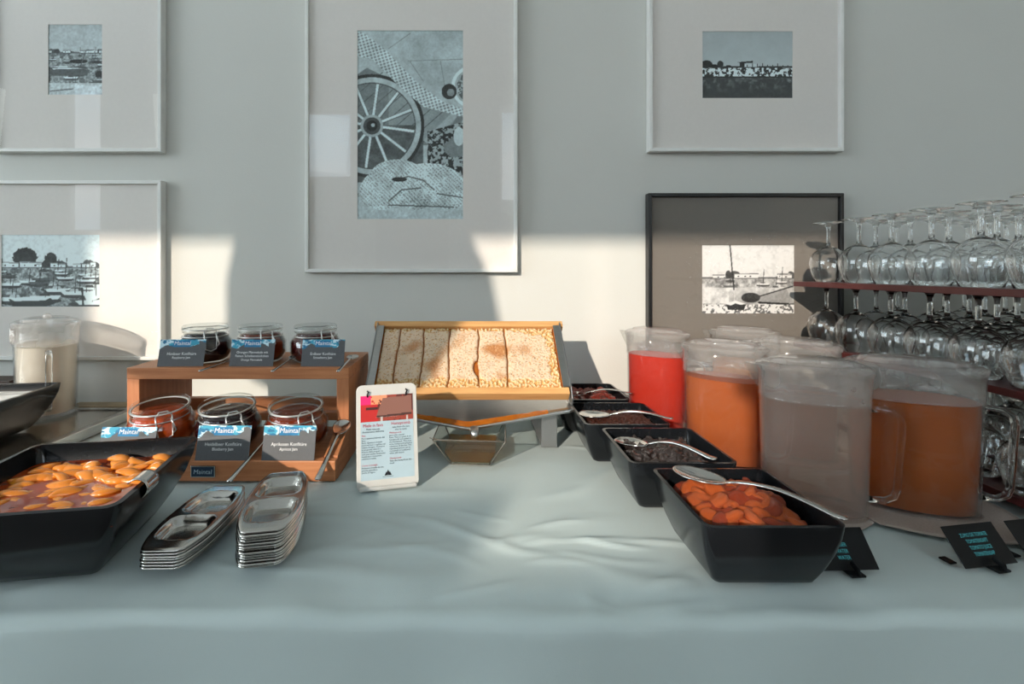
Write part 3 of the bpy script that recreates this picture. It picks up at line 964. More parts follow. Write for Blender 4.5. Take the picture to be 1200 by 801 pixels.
# ------------------------------------------------------------------ melamine dishes
def dish(name, w, d, h, inset, thick, rc, mat):
    """origin at the centre of the base"""
    g = G()
    hs = [0, .004/h, .12, .3, .55, .8, .96, 1.0]
    outer = []
    for t in hs:
        i = inset*(1-t)**1.7 + (.004 if t == 0 else 0)
        outer.append(rrect(w-2*i, d-2*i, max(rc-.2*i, .006), h*t))
    inner = []
    for t in (1.0, .97, .8, .5, .25, .09):
        i = inset*(1-t)**1.7+thick
        inner.append(rrect(w-2*i, d-2*i, max(rc-thick*.5, .006), h*t if t < 1 else h+.0004))
    g.loft(outer+inner, True, True)
    return mk(name, g, mat, angle=40)

def place_dish(x0, x1, y0, y1, h, label, rz=0, z=0, inset=.024, group='small black dishes of dried fruit'):
    o = dish('serving_dish', x1-x0, y1-y0, h, inset, .0045, .012, M['black'])
    o.location = ((x0+x1)/2, (y0+y1)/2, TB+z); o.rotation_euler = (0, 0, rz)
    tag(o, label, 'dish', group)
    return o
DISH = [(.262, .423, .530, .690), (.238, .400, .706, .866), (.214, .374, .882, 1.030), (.196, .356, 1.052, 1.205)]
DL = ['square black dish of orange dried apricots, nearest of the row',
      'square black dish of shiny black prunes behind the apricots',
      'square black dish of brown raisins, third in the row',
      'square black dish of reddish dried fruit nearest the wall']
for (x0, x1, y0, y1), l in zip(DISH, DL):
    place_dish(x0, x1, y0, y1, .079, l)

def blob(kind, seed):
    """small dried-fruit shapes of unit size"""
    r = random.Random(seed)
    bm = bmesh.new()
    bmesh.ops.create_icosphere(bm, subdivisions=3 if kind in ('apricot', 'prune') else 2, radius=1)
    off = Vector((r.uniform(0, 50), r.uniform(0, 50), r.uniform(0, 50)))
    for v in bm.verts:
        p = v.co.copy()
        if kind == 'apricot':
            v.co = Vector((p.x*1.0, p.y*.84, p.z*.46))
            rr = math.hypot(p.x, p.y)
            v.co.z -= .24*math.exp(-(rr/.45)**2)*(1 if p.z > 0 else -.5)
            v.co += p*.13*noise.noise(p*1.7+off)
        elif kind == 'prune':
            v.co = Vector((p.x*1.0, p.y*.72, p.z*.55)); v.co += p*.40*noise.noise(p*1.5+off)+p*.12*noise.noise(p*4+off)
        elif kind == 'raisin':
            v.co = Vector((p.x*1.0, p.y*.62, p.z*.5)); v.co += p*.35*noise.noise(p*2.2+off)
        else:
            v.co = Vector((p.x*1.0, p.y*.7, p.z*.38)); v.co += p*.45*noise.noise(p*1.8+off)
    g = G(); bm.verts.ensure_lookup_table()
    g.v = [tuple(v.co) for v in bm.verts]; g.f = [tuple(v.index for v in f.verts) for f in bm.faces]
    bm.free()
    return g

def fill(kind, name, mats, box, zt, size, rows, cols, layers, label, group, jit=.35, tilt=.35, dome=.006):
    r = random.Random(len(name)*7+rows)
    protos = []
    for k in range(5):
        o = mk(name, blob(kind, k*3+1), mats[k % len(mats)], smooth=True)
        protos.append(o)
    x0, x1, y0, y1 = box; n = 0
    for l in range(layers):
        for i in range(cols):
            for j in range(rows):
                u = (i+.5+(.5 if (j+l) % 2 else 0)*.6+r.uniform(-jit, jit)*.6)/(cols+.3); v = (j+.5+r.uniform(-jit, jit)*.6)/rows
                u = min(max(u, .03), .97); v = min(max(v, .03), .97)
                s = size*r.uniform(.85, 1.15)
                x = x0+s*.8+(x1-x0-1.6*s)*u; y = y0+s*.8+(y1-y0-1.6*s)*v
                z = zt-size*.75*(layers-1-l)+r.uniform(-.12, .12)*size*(2.4 if kind == 'apricot' else 1)+dome*(1-(2*u-1)**2)*(1-(2*v-1)**2)
                p = protos[n % 5]
                o = p if n < 5 else p.copy()
                if n >= 5: COL.objects.link(o)
                o.location = (x, y, TB+z); o.scale = (s, s, s)
                o.rotation_euler = (r.uniform(-tilt, tilt), r.uniform(-tilt, tilt), r.uniform(0, 6.28))
                tag(o, label, name.replace('_', ' '), group)
                n += 1
def inner_box(d, m=.012): return (d[0]+m, d[1]-m, d[2]+m, d[3]-m)
fill('apricot', 'dried_apricot', [M['apricot'], M['apricot2']], inner_box(DISH[0], .0125), .0635, .0160, 8, 7, 2,
     'flattened orange dried apricot heaped in the nearest black dish', 'dried apricots in the nearest dish', tilt=.7, dome=.006)
fill('prune', 'prune', [M['prune']], inner_box(DISH[1], .014), .060, .0130, 8, 7, 1,
     'wrinkled black prune in the second black dish', 'prunes in the second dish', tilt=.9)
fill('raisin', 'raisin', [M['raisin']], inner_box(DISH[2], .012), .064, .0066, 14, 14, 1,
     'small brown raisin in the third black dish', 'raisins in the third dish', tilt=.8)
fill('cranberry', 'dried_fruit', [M['redfruit']], inner_box(DISH[3], .013), .066, .0125, 7, 7, 1,
     'reddish-brown dried fruit piece in the dish nearest the wall', 'red dried fruit in the far dish', tilt=.6)
# beds of fruit below the visible layer
for k, (d, m, z, nm, lab) in enumerate(((DISH[0], M['apricot2'], .048, 'apricot_bed', 'dried apricots packed below the top layer, nearest dish'),
                        (DISH[1], M['prune'], .046, 'prune_bed', 'prunes packed below the top layer, second dish'),
                        (DISH[2], M['raisin'], .061, 'raisin_bed', 'raisins packed below the top layer, third dish'),
                        (DISH[3], M['redfruit'], .060, 'dried_fruit_bed', 'red dried fruit packed below the top layer, far dish'))):
    cx, cy = (d[0]+d[1])/2, (d[2]+d[3])/2
    def fn(u, v, d=d, z=z, k=k):
        x = d[0]+.0105+(d[1]-d[0]-.021)*u; y = d[2]+.0105+(d[3]-d[2]-.021)*v
        return (x, y, TB+z+.004*noise.noise(Vector((x*160, y*160, k))))
    g = G().grid(28, 28, fn)
    o = mk(nm, g, m, smooth=True)
    tag(o, lab, 'dried fruit', kind='stuff')

gs = 'serving spoons resting in the dried fruit'
spoon(W3(.312, .648, .088), W3(.424, .537, .0855), 'silver serving spoon lying on the dried apricots', gs, wide=.125, bowlf=.36, name='serving_spoon', arch=.06)
spoon(W3(.275, .812, .074), W3(.366, .709, .0845), 'silver serving spoon lying on the black prunes', gs, wide=.13, bowlf=.36, name='serving_spoon', arch=.08)
spoon(W3(.250, .957, .077), W3(.385, .905, .084), 'silver serving spoon lying on the brown raisins', gs, wide=.13, bowlf=.36, name='serving_spoon', arch=.06)
spoon(W3(.245, 1.12, .076), W3(.372, 1.09, .084), 'silver serving spoon in the dish nearest the wall', gs, wide=.13, bowlf=.36, name='serving_spoon', arch=.06)

# ------------------------------------------------------------------ big dishes at the left
big = dish('large_serving_dish', .232, .234, .100, .046, .006, .016, M['black'])
big.location = (-.527, .630, TB); big.rotation_euler = (0, 0, math.radians(9))
tag(big, 'large black dish of peach slices in syrup at the near left', 'dish', 'large black dishes at the left')
CHc = mk('chrome_clip', G().grid(14, 8, lambda u, v: (.112+.013*math.sin((u-.25)*math.pi*1.15)-.004, -.058+.030*v, .096+.013*math.cos((u-.25)*math.pi*1.15)-.002)), M['polish'], big, smooth=True)
CHc['label'] = 'chrome clip hooked over the rim'
so = CHc.modifiers.new('thick', 'SOLIDIFY'); so.thickness = .0015
big2 = dish('large_serving_dish', .30, .235, .090, .040, .006, .016, M['black'])
big2.location = (-1.05, .945, TB+.022); big2.rotation_euler = (0, 0, math.radians(7))
tag(big2, 'large black dish of white food at the far left edge', 'dish', 'large black dishes at the left')
Mb = Matrix.Translation(big.location) @ Matrix.Rotation(math.radians(9), 4, 'Z')
syr = mk('peach_syrup', G().grid(40, 40, lambda u, v: tuple(Mb @ Vector(((u-.5)*.216, (v-.5)*.218,   .0752+.0012*noise.noise(Vector((u*9, v*9, 0))))))), M['syrup'], smooth=True)
tag(syr, 'glossy amber syrup around the peach slices', 'syrup', kind='stuff')
def peach_slice(seed):
    r = random.Random(seed); rings = []
    n = 13; A = r.uniform(1.5, 2.1)
    for i in range(n):
        t = i/(n-1); a = (t-.5)*A
        R = .0185; wd = .0078*math.sin(math.pi*min(max(t, .03), .97))**.6
        cx, cy = R*math.sin(a), R*(math.cos(a)-1)+.005
        dx, dy = math.sin(a), math.cos(a)
        rings.append([(cx+dx*wd*math.cos(q)*(1.0), cy+dy*wd*math.cos(q), wd*.75*math.sin(q)*(1 if math.sin(q) > 0 else .6)) for q in [2*math.pi*k/10 for k in range(10)]])
    return G().loft(rings)
protos = [mk('peach_slice', peach_slice(k), M['peach'], smooth=True) for k in range(4)]
rr = random.Random(12); n = 0
for j in range(12):
    for i in range(8):
        v = (j+.5+rr.uniform(-.3, .3))/12; u = (i+.5+rr.uniform(-.35, .35))/8
        sink = -.004*(1-v)-.002*rr.random()
        if rr.random() < (.30 if v < .5 else .04): continue
        p = protos[n % 4]; o = p if n < 4 else p.copy()
        if n >= 4: COL.objects.link(o)
        s = rr.uniform(1.0, 1.4)
        o.scale = (s, s, s)
        q = Mb @ Vector(((u-.5)*.172, (v-.5)*.172, .0725+sink*1.3+.005*v))
        o.location = q; o.rotation_euler = (rr.uniform(-.35, .35), rr.uniform(-.35, .35), rr.uniform(-.9, .9)+(math.pi if rr.random() < .4 else 0))
        tag(o, 'glossy orange peach slice in the syrup of the large black dish', 'peach slice', 'peach slices in syrup')
        n += 1
Mb2 = Matrix.Translation(big2.location) @ Matrix.Rotation(math.radians(7), 4, 'Z')
yo = mk('yogurt', G().grid(50, 40, lambda u, v: tuple(Mb2 @ Vector(((u-.5)*.278, (v-.5)*.213, .074+.004*noise.noise(Vector((u*7, v*11, 5))))))), M['yogurt'], smooth=True)
tag(yo, 'glossy white food filling the far left black dish', 'yogurt', kind='stuff')

# steel cooling tray under the milk jug
tr = tag(empty('steel_tray', (-1.29, .99, TB)), 'flat steel tray with raised edge under the milk jug', 'tray')
mk('plate', G().box(-.46, .46, -.20, .20, .001, .018), pmat('satin_steel', (.62, .58, .52), .22, 1.0, scale=8), tr, bevel=.001)
for (a, b, c, d) in ((.444, .462, -.202, .202), (-.462, -.444, -.202, .202)):
    mk('edge_rail', G().box(a, b, c, d, 0, .0215), M['steel'], tr, bevel=.001)
for (c, d) in ((-.202, -.188), (.188, .202)):
    mk('edge_rail', G().box(-.444, .444, c, d, 0, .0215), M['steel'], tr, bevel=.001)

# small dark riser behind the milk jug
rs = tag(empty('wooden_riser', (-1.33, 1.235, TB)), 'low dark wooden riser against the wall at far left', 'riser')
mk('riser_board', G().box(-.17, .17, -.03, .03, .070, .085), M['darkwood'], rs, bevel=.001)
for a in (-.16, .145):
    mk('leg', G().box(a, a+.015, -.028, .028, 0, .070), M['darkwood'], rs)
dr = tag(empty('display_rail', (-.93, 1.245, TB)), 'pale wooden strip lying against the wall right of the milk jug', 'rail')
mk('rail_board', G().box(-.10, .10, -.02, .02, .001, .016), wood_mat('pale_strip', rgb(188, 170, 140), rgb(150, 132, 104), 0), dr, bevel=.001)

# ------------------------------------------------------------------ steel relish trays
def relish_tray():
    L, Wd = .086, .0385
    def wf(t):
        return Wd*(1-.40*abs(t)**2.8)*(1-max(0, (abs(t)-.93)/.07)**2*.22)
    def zf(s, t):
        z = 0
        for c in (-.40, .40):
            tt = (t-c)/.335
            lim = .76
            d = (abs(s)/lim)**4 + abs(tt)**4
            z = min(z, -.0105*min(1, max(0, (1-d)*2.0))**.8 if d < 1 else 0)
        return z
    g = G(); nx, ny = 31, 61
    def fn(u, v):
        s, t = 2*u-1, 2*v-1
        s2 = math.copysign(abs(s)**.9, s)
        return (s2*wf(t), L*t, zf(s2, t) + (-.0010 if abs(s) > .99 or abs(t) > .99 else 0))
    g.grid(nx, ny, fn)
    # turned-down edge
    per = [(i, 0) for i in range(nx)] + [(nx-1, j) for j in range(1, ny)] + [(i, ny-1) for i in range(nx-2, -1, -1)] + [(0, j) for j in range(ny-2, 0, -1)]
    base = len(g.v)
    for (i, j) in per:
        x, y, z = g.v[j*nx+i]; k = 1.0
        g.v.append((x*1.012, y*1.006, -.0023))
    m = len(per)
    for k in range(m):
        a = per[k][1]*nx+per[k][0]; b = per[(k+1) % m][1]*nx+per[(k+1) % m][0]
        g.f.append((a, base+k, base+(k+1) % m, b))
    return g
tproto = None
ORD = ['first', 'second', 'third', 'fourth', 'fifth', 'sixth', 'seventh', 'eighth', 'ninth', 'tenth', 'eleventh', 'twelfth', 'thirteenth']
def stack(xc, yc, n, rz, word, bend):
    global tproto
    st = .0034
    for k in range(n):
        if tproto is None:
            o = mk('relish_tray', relish_tray(), M['polish'], smooth=True)
            sm = o.modifiers.new('thick', 'SOLIDIFY'); sm.thickness = .0008
            tproto = o
        else:
            o = tproto.copy(); COL.objects.link(o)
        jx, jy = random.uniform(-.0012, .0012), random.uniform(-.0015, .0015)
        o.location = (xc+jx, yc+jy, TB+.0125+k*st); o.rotation_euler = (0, 0, rz+random.uniform(-.012, .012))
        lab = ('top steel two-compartment tray of the %s stack' % word) if k == n-1 else \
              ('bottom steel oval tray of the %s stack' % word) if k == 0 else ('steel oval tray in the %s stack, %s from the bottom' % (word, ORD[k]))
        tag(o, lab, 'tray', 'steel relish trays in the %s stack' % word)
random.seed(3)
stack(-.369, .652, 7, math.radians(1), 'left shorter', 0)
stack(-.267, .655, 13, math.radians(11), 'right taller', 0)

# ------------------------------------------------------------------ honeycomb frame on its steel stand
D1, Zb, D2, Zt = .970, .108, 1.110, .234
ANG = math.atan2(Zt-Zb, D2-D1)          # slope of the frame
SL = math.hypot(D2-D1, Zt-Zb)
hx0, hx1 = X_(431, D1), X_(667, D1)
hc = (hx0+hx1)/2; HW = (hx1-hx0)/2
comb = tag(empty('honeycomb_frame', (hc, D1, TB+Zb), rot=(ANG, 0, 0)), 'pale wooden frame of capped honeycomb tilted on a steel stand', 'honeycomb')
# local: x across, y up the slope, z outwards
bw = .017
mk('bottom_bar', G().box(-HW, HW, -.002, bw-.004, -.010, .014), M['pine'], comb, bevel=.0015)
mk('top_bar', G().box(-HW-.012, HW+.012, SL-.010, SL+.006, -.010, .012), M['pine'], comb, bevel=.0015)
for s in (-1, 1):
    a = -HW if s < 0 else HW-.010
    mk('side_bar', G().box(a, a+.010, bw-.004, SL-.010, -.010, .010), M['pine'], comb, bevel=.001)
mk('wax_foundation', G().grid(60, 30, lambda u, v: (-HW+.010+(2*HW-.02)*u, bw-.004+(SL-.006-bw)*v, .002+.0012*noise.noise(Vector((u*40, v*20, 1))))), M['honeybase'], comb, smooth=True)
cuts = [0, .095, .24, .39, .555, .715, 1.0]
span0, span1 = -HW+.012, HW-.012
y0c, y1c = bw-.001, SL-.012
rng = random.Random(4)
def crack(k, v):
    if k == 0 or k == len(cuts)-1: return 0
    return .0016*math.sin(v*7+k*2.1)+.0016*noise.noise(Vector((k*5.3, v*9, 0)))+.0008*noise.noise(Vector((k*3.3, v*30, 4)))
for k in range(len(cuts)-1):
    xa, xb = span0+(span1-span0)*cuts[k], span0+(span1-span0)*cuts[k+1]
    gap = .0009
    nx = max(8, int((xb-xa)/.0016)); ny = 88
    g = G(); cols = []
    def fn(u, v):
        ea = xa+crack(k, v)+gap*(.6+.9*max(0, noise.noise(Vector((k, v*6, 9)))))
        eb = xb+crack(k+1, v)-gap*(.6+.9*max(0, noise.noise(Vector((k+1, v*6, 2)))))
        if k == 3 and .15 < v < .42: eb -= .009*math.sin((v-.15)/.3*math.pi)
        x = ea+(eb-ea)*u
        y = y0c+(y1c-y0c)*v
        eu = min(u, 1-u)*(xb-xa); ev = min(v, 1-v)*(y1c-y0c)
        e = min(eu, ev)
        z = .0095-.006*math.exp(-e/.0012)
        rag = (1-v)*(y1c-y0c)
        bot = v*(y1c-y0c)
        N = noise.noise(Vector((x*60, y*60, 0))); N2 = noise.noise(Vector((x*240, y*240, 3))); N3 = noise.noise(Vector((x*22, y*22, 7)))
        open_ = (bot < .020+.010*N) or (rag < .010+.010*N+(.03 if x > HW*.55 else 0)*max(0, (x-HW*.55)/(HW*.45))) or (x > HW-.030+.01*N)
        if open_:
            z -= .0030*(1 if N2 > -.05 else 0) + .001*N2
            c = np.array(rgb(206, 158, 92)) if N2 > -.05 else np.array(rgb(226, 200, 156))
            if N2 > .25: c = np.array(rgb(184, 122, 58))
        else:
            z += .0009*N2+.0008*N
            c = np.array(rgb(222, 196, 166))*(1+.10*N)
            if N3+.25*N2 > .16: c = c*(1-min(1, (N3+.25*N2-.16)*2.4)) + np.array(rgb(186, 126, 76))*min(1, (N3+.25*N2-.16)*2.4)
            if N2 > .30: c = np.array(rgb(206, 158, 112))
            if N2 < -.52: c = np.array(rgb(150, 96, 56))
        if e < .0008: c = np.array(rgb(188, 122, 52))
        cols.append(np.clip(c, 0, 1))
        return (x, y, z)
    g.grid(nx, ny, fn)
    mk('comb_slab', g, M['comb'], comb, smooth=True, colors=np.array(cols))

st = tag(empty('steel_stand', (hc, D1, TB)), 'brushed steel stand with drip tray under the honeycomb frame', 'stand')
# flanking arms follow the slope
ca, sa = math.cos(ANG), math.sin(ANG)
def slope(x, y, z):   # slope-local to stand-local
    return (x, y*ca - z*sa, Zb + y*sa + z*ca)
for s in (-1, 1):
    g = G(); a = (HW+.0025)*s
    xs = sorted((a, a+.0025*s))
    v = []
    prof_ = [(-.016, -.020), (.185, -.020), (.185, .018), (.012, .018), (-.012, .010), (-.018, 0)]
    for x in xs: v += [slope(x, p[0], p[1]) for p in prof_]
    n = len(prof_)
    g.add(v, [tuple(range(n-1, -1, -1)), tuple(range(n, 2*n))]+[(i, (i+1) % n, n+(i+1) % n, n+i) for i in range(n)])
    mk('side_arm', g, M['steel_dark'], st, bevel=.0008)
    g = G()
    xa, xb = sorted(((HW-.012)*s, (HW+.0025)*s))
    v = [slope(x, y, z) for x in (xa, xb) for (y, z) in ((.0, .014), (.178, .013), (.178, .0155), (.0, .0165))]
    if s: g.add(v, [(3, 2, 1, 0), (4, 5, 6, 7), (0, 1, 5, 4), (1, 2, 6, 5), (2, 3, 7, 6), (3, 0, 4, 7)])
    g2 = G().add([slope(x, y, z) for x in (xa, xb) for (y, z) in ((.014, .0125), (.178, .0125), (.178, .0150), (.014, .0150))],
                 [(3, 2, 1, 0), (4, 5, 6, 7), (0, 1, 5, 4), (1, 2, 6, 5), (2, 3, 7, 6), (3, 0, 4, 7)])
    mk('arm_flange', g2, M['steel'], st)
# drip tray: shallow funnel to a spout at the middle front
def tray_pt(u, v):
    x = (2*u-1)*(HW+.004)
    # v: 0 front edge .. 1 back
    yb = -.030+.17*v
    t = abs(2*u-1)
    zf_ = .0875-.036*(1-t)**1.0
    return (x, yb+(.0 if v > 0 else -.004*(1-t)), (zf_*(1-v)+(.11)*v) - .0)
tg = G().grid(41, 9, tray_pt)
o = mk('drip_tray', tg, M['steel'], st, smooth=True); so = o.modifiers.new('thick', 'SOLIDIFY'); so.thickness = .0018
g = G().grid(41, 2, lambda u, v: ((2*u-1)*(HW+.004), -.031-.004*(1-abs(2*u-1)), .0875-.036*(1-abs(2*u-1))+.004*v))
o = mk('tray_lip', g, M['steel'], st, smooth=True); so = o.modifiers.new('thick', 'SOLIDIFY'); so.thickness = .0018
mk('spout', G().tube([(.012, -.034, .056), (.012, -.046, .049), (.012, -.050, .040)], [.010, .008, .006], 12, flat=.6), M['steel'], st, smooth=True)
wx = mk('dripped_honey', G().grid(40, 5, lambda u, v: (tray_pt(.12+.76*u, .02+.10*v)[0], tray_pt(.12+.76*u, .02+.10*v)[1], tray_pt(.12+.76*u, .02+.10*v)[2]+.0018+.0012*noise.noise(Vector((u*20, v*4, 0))))), M['honeybase'], st, smooth=True)
# bent strap legs
for s in (-1, 1):
    xs = sorted((.150*s, .182*s)); g = G()
    pth = [(.012, .078), (.012, .004), (.012, .0005), (.19, .0005), (.19, .0035), (.0155, .0035), (.0155, .078)]
    v = [(x, y, z) for x in xs for (y, z) in pth]; n = len(pth)
    g.f = []
    g.add(v, [])
    f = [tuple(range(n-1, -1, -1)), tuple(range(n, 2*n))]+[(i, (i+1) % n, n+(i+1) % n, n+i) for i in range(n)]
    g.f = f
    mk('strap_leg', g, M['steel_dark'], st, bevel=.0006)

# ------------------------------------------------------------------ glass bowl of honey below the spout
gb = tag(empty('glass_bowl', (.004, .930, TB), math.radians(-4)), 'small flared square glass bowl of honey under the honeycomb spout', 'bowl')
hz_, rb, rt = .056, .036, .066
def sq(r, z): return [(r, -r, z), (r, r, z), (-r, r, z), (-r, -r, z)]
g = G().loft([sq(rb, .0), sq(rt, hz_), sq(rt-.0022, hz_), sq(rb-.0012, .004)], True, True)
mk('glass_wall', g, M['bowlglass'], gb)
g = G()
def edge(a, b): g.tube([a, b], .0012, 6)
P0, P1 = sq(rb, .0012), sq(rt, hz_)
for i in range(4):
    edge(P0[i], P0[(i+1) % 4]); edge(P1[i], P1[(i+1) % 4]); edge(P0[i], P1[i])
mk('glass_edge', g, pmat('glass_edge', (.35, .33, .28), .08, trans=.6, ior=1.45), gb, smooth=True)
hr = rb+(rt-rb)*.47
mk('honey', G().loft([sq(rb-.0018, .0045), sq(hr-.003, .0045+hz_*.43)], True, True), M['honey'], gb)
spoon(W3(-.015, .945, .020), W3(-.070, .870, .0585), 'small spoon dipped in the glass bowl of honey', None, wide=.14, arch=0, name='tea_spoon')

# ------------------------------------------------------------------ information sign
sg = tag(empty('sign_stand', (X_(455, .797), .797, TB)), 'white plastic sign stand with bilingual honeycomb notice, beside the stand', 'sign')
yaw, lean = math.radians(14), math.radians(-13)
board = empty('sign_panel', (0, 0, 0))
bpy.data.objects.remove(board)
RS = (lean, 0, yaw)
Rm = Matrix.Rotation(yaw, 4, 'Z') @ Matrix.Rotation(lean, 4, 'X')
Wp, Hp = .103, .170
def rr_panel(w, h, r, y0, y1, zc):
    a = [(p[0], y0, p[1]+zc) for p in rrect(w, h, r, 0)]
    b = [(p[0], y1, p[1]+zc) for p in rrect(w, h, r, 0)]
    return G().loft([b, a], True, True)
pn = mk('sign_panel', rr_panel(Wp, Hp, .010, 0, .004, Hp/2), M['whiteplastic'], sg, rot=RS, bevel=.0008)
pap = mk('paper_sheet', G().box(-.0445, .0445, -.0006, -.0002, .016, .152), M['paper'], pn)
# photograph on the notice: red jar and honey frame
w_, h_ = 96, 40
yy, xx = np.mgrid[0:h_, 0:w_]; yy = (yy+.5)/h_; xx = (xx+.5)/w_
im = np.zeros((h_, w_, 3)); im[:] = rgb(92, 34, 28)
nn = fbm(h_, w_, 9, 5)
im[nn > .5] = rgb(150, 60, 44)
im[(xx < .32)] = rgb(186, 32, 30)
im[(xx < .2) & (yy < .35)] = rgb(240, 30, 110)
im[(xx > .2) & (xx < .5) & (yy < .35) & (nn > .42)] = rgb(236, 150, 110)
im[(xx > .1) & (xx < .32) & (yy > .45) & (yy < .55)] = rgb(60, 20, 20)
im[poly((h_, w_), [(.42, .12), (.97, .08), (.97, .72), (.30, .78)])] = rgb(136, 92, 80)
im[poly((h_, w_), [(.30, .78), (.97, .72), (.97, .80), (.30, .86)])] = rgb(70, 40, 34)
im[((np.abs(xx-.40) < .02) | (np.abs(xx-.88) < .02)) & (yy > .82)] = rgb(190, 180, 176)
g = G().grid(w_, h_, lambda u, v: (-.0445+.089*u, -.0010, .152-.043*v)); g.f = [tuple(reversed(q)) for q in g.f]
mk('photo', g, M['print'], pn, colors=im.reshape(-1, 3))
lettering('Miele in favo', .0078, M['redprint'], pn, -.024, -.0011, .1005, sx=.85)
lettering('Honeycomb', .0078, M['redprint'], pn, .023, -.0011, .1015, sx=.85)
lettering('Miele naturale\ndirettamente dall\'arnia', .0040, M['darkprint'], pn, -.024, -.0011, .0955)
lettering('take from the bee\nhive to taste', .0040, M['darkprint'], pn, .023, -.0011, .0965)
lettering('Favi', .0042, M['redprint'], pn, -.043, -.0011, .0855, 'LEFT')
lettering('Puro appena prelevato dal\nfavo.\nRaro. Questo \u00e8 il miele\npuro nel favo e sigillato nel\ntelaino di legno. Conserva\nle propriet\u00e0 naturali e\nfresche della propoli. Le\ncere pu\u00f2 essere finemente\nmasticata e consumata\nassieme al miele.', .0036, M['darkprint'], pn, -.043, -.0011, .0815, 'LEFT')
lettering('Honeycomb', .0042, M['redprint'], pn, .003, -.0011, .0875, 'LEFT')
lettering('pure of in natural\nRare. This is a piece from\nhoneycomb and sealed in\nthe framework. This pres-\nerves honey and complete\nsubstance of the bee. The\nrepeating texture can be\nconsumed or swallowed\nwhen still closed.', .0036, M['darkprint'], pn, .003, -.0011, .0835, 'LEFT')
lettering('Come si mangia', .0040, M['redprint'], pn, -.043, -.0011, .0385, 'LEFT')
lettering('Prelevare il miele da una\npiccola quantit\u00e0 e\npoche di legno.', .0036, M['darkprint'], pn, -.043, -.0011, .0345, 'LEFT')
lettering('Honeycomb', .0040, M['redprint'], pn, .003, -.0011, .0465, 'LEFT')
lettering('Take the honey from the\nsmall.', .0036, M['darkprint'], pn, .003, -.0011, .0425, 'LEFT')
g = G()
for (x, z, s) in ((0, .0225, .004), (-.003, .0215, .003), (.003, .0215, .003)):
    g.add([(x-s, -.0011, z), (x+s, -.0011, z), (x, -.0011, z+s*2)], [(0, 1, 2)])
g.box(-.009, .009, -.0012, -.0011, .0195, .0200)
mk('emblem', g, M['darkprint'], pn)
for x in (-.033, .033):
    mk('clip', G().tube([(x, -.0015, .150), (x, -.004, .154), (x+.002, -.004, .158), (x, .0, .160)], .0014, 6), M['blackcard'], pn, smooth=True)
g = G()
ft = [(0, .000), (0, .004), (.02, .006), (.06, .006), (.075, .004), (.075, 0)]
g.prism_x([(y, z) for y, z in [(-.004, 0), (.075, 0), (.075, .005), (.02, .007), (-.004, .006)]], -Wp/2+.004, Wp/2-.004)
mk('foot', g, M['whiteplastic'], sg, rot=(0, 0, yaw), bevel=.002)
g = G().add([(x, y, z) for x in (-.02, .02) for (y, z) in ((.062, .004), (.069, .004), (.030, .115), (.025, .113))],
            [(3, 2, 1, 0), (4, 5, 6, 7), (0, 1, 5, 4), (1, 2, 6, 5), (2, 3, 7, 6), (3, 0, 4, 7)])
mk('strut', g, M['whiteplastic'], sg, rot=(0, 0, yaw))

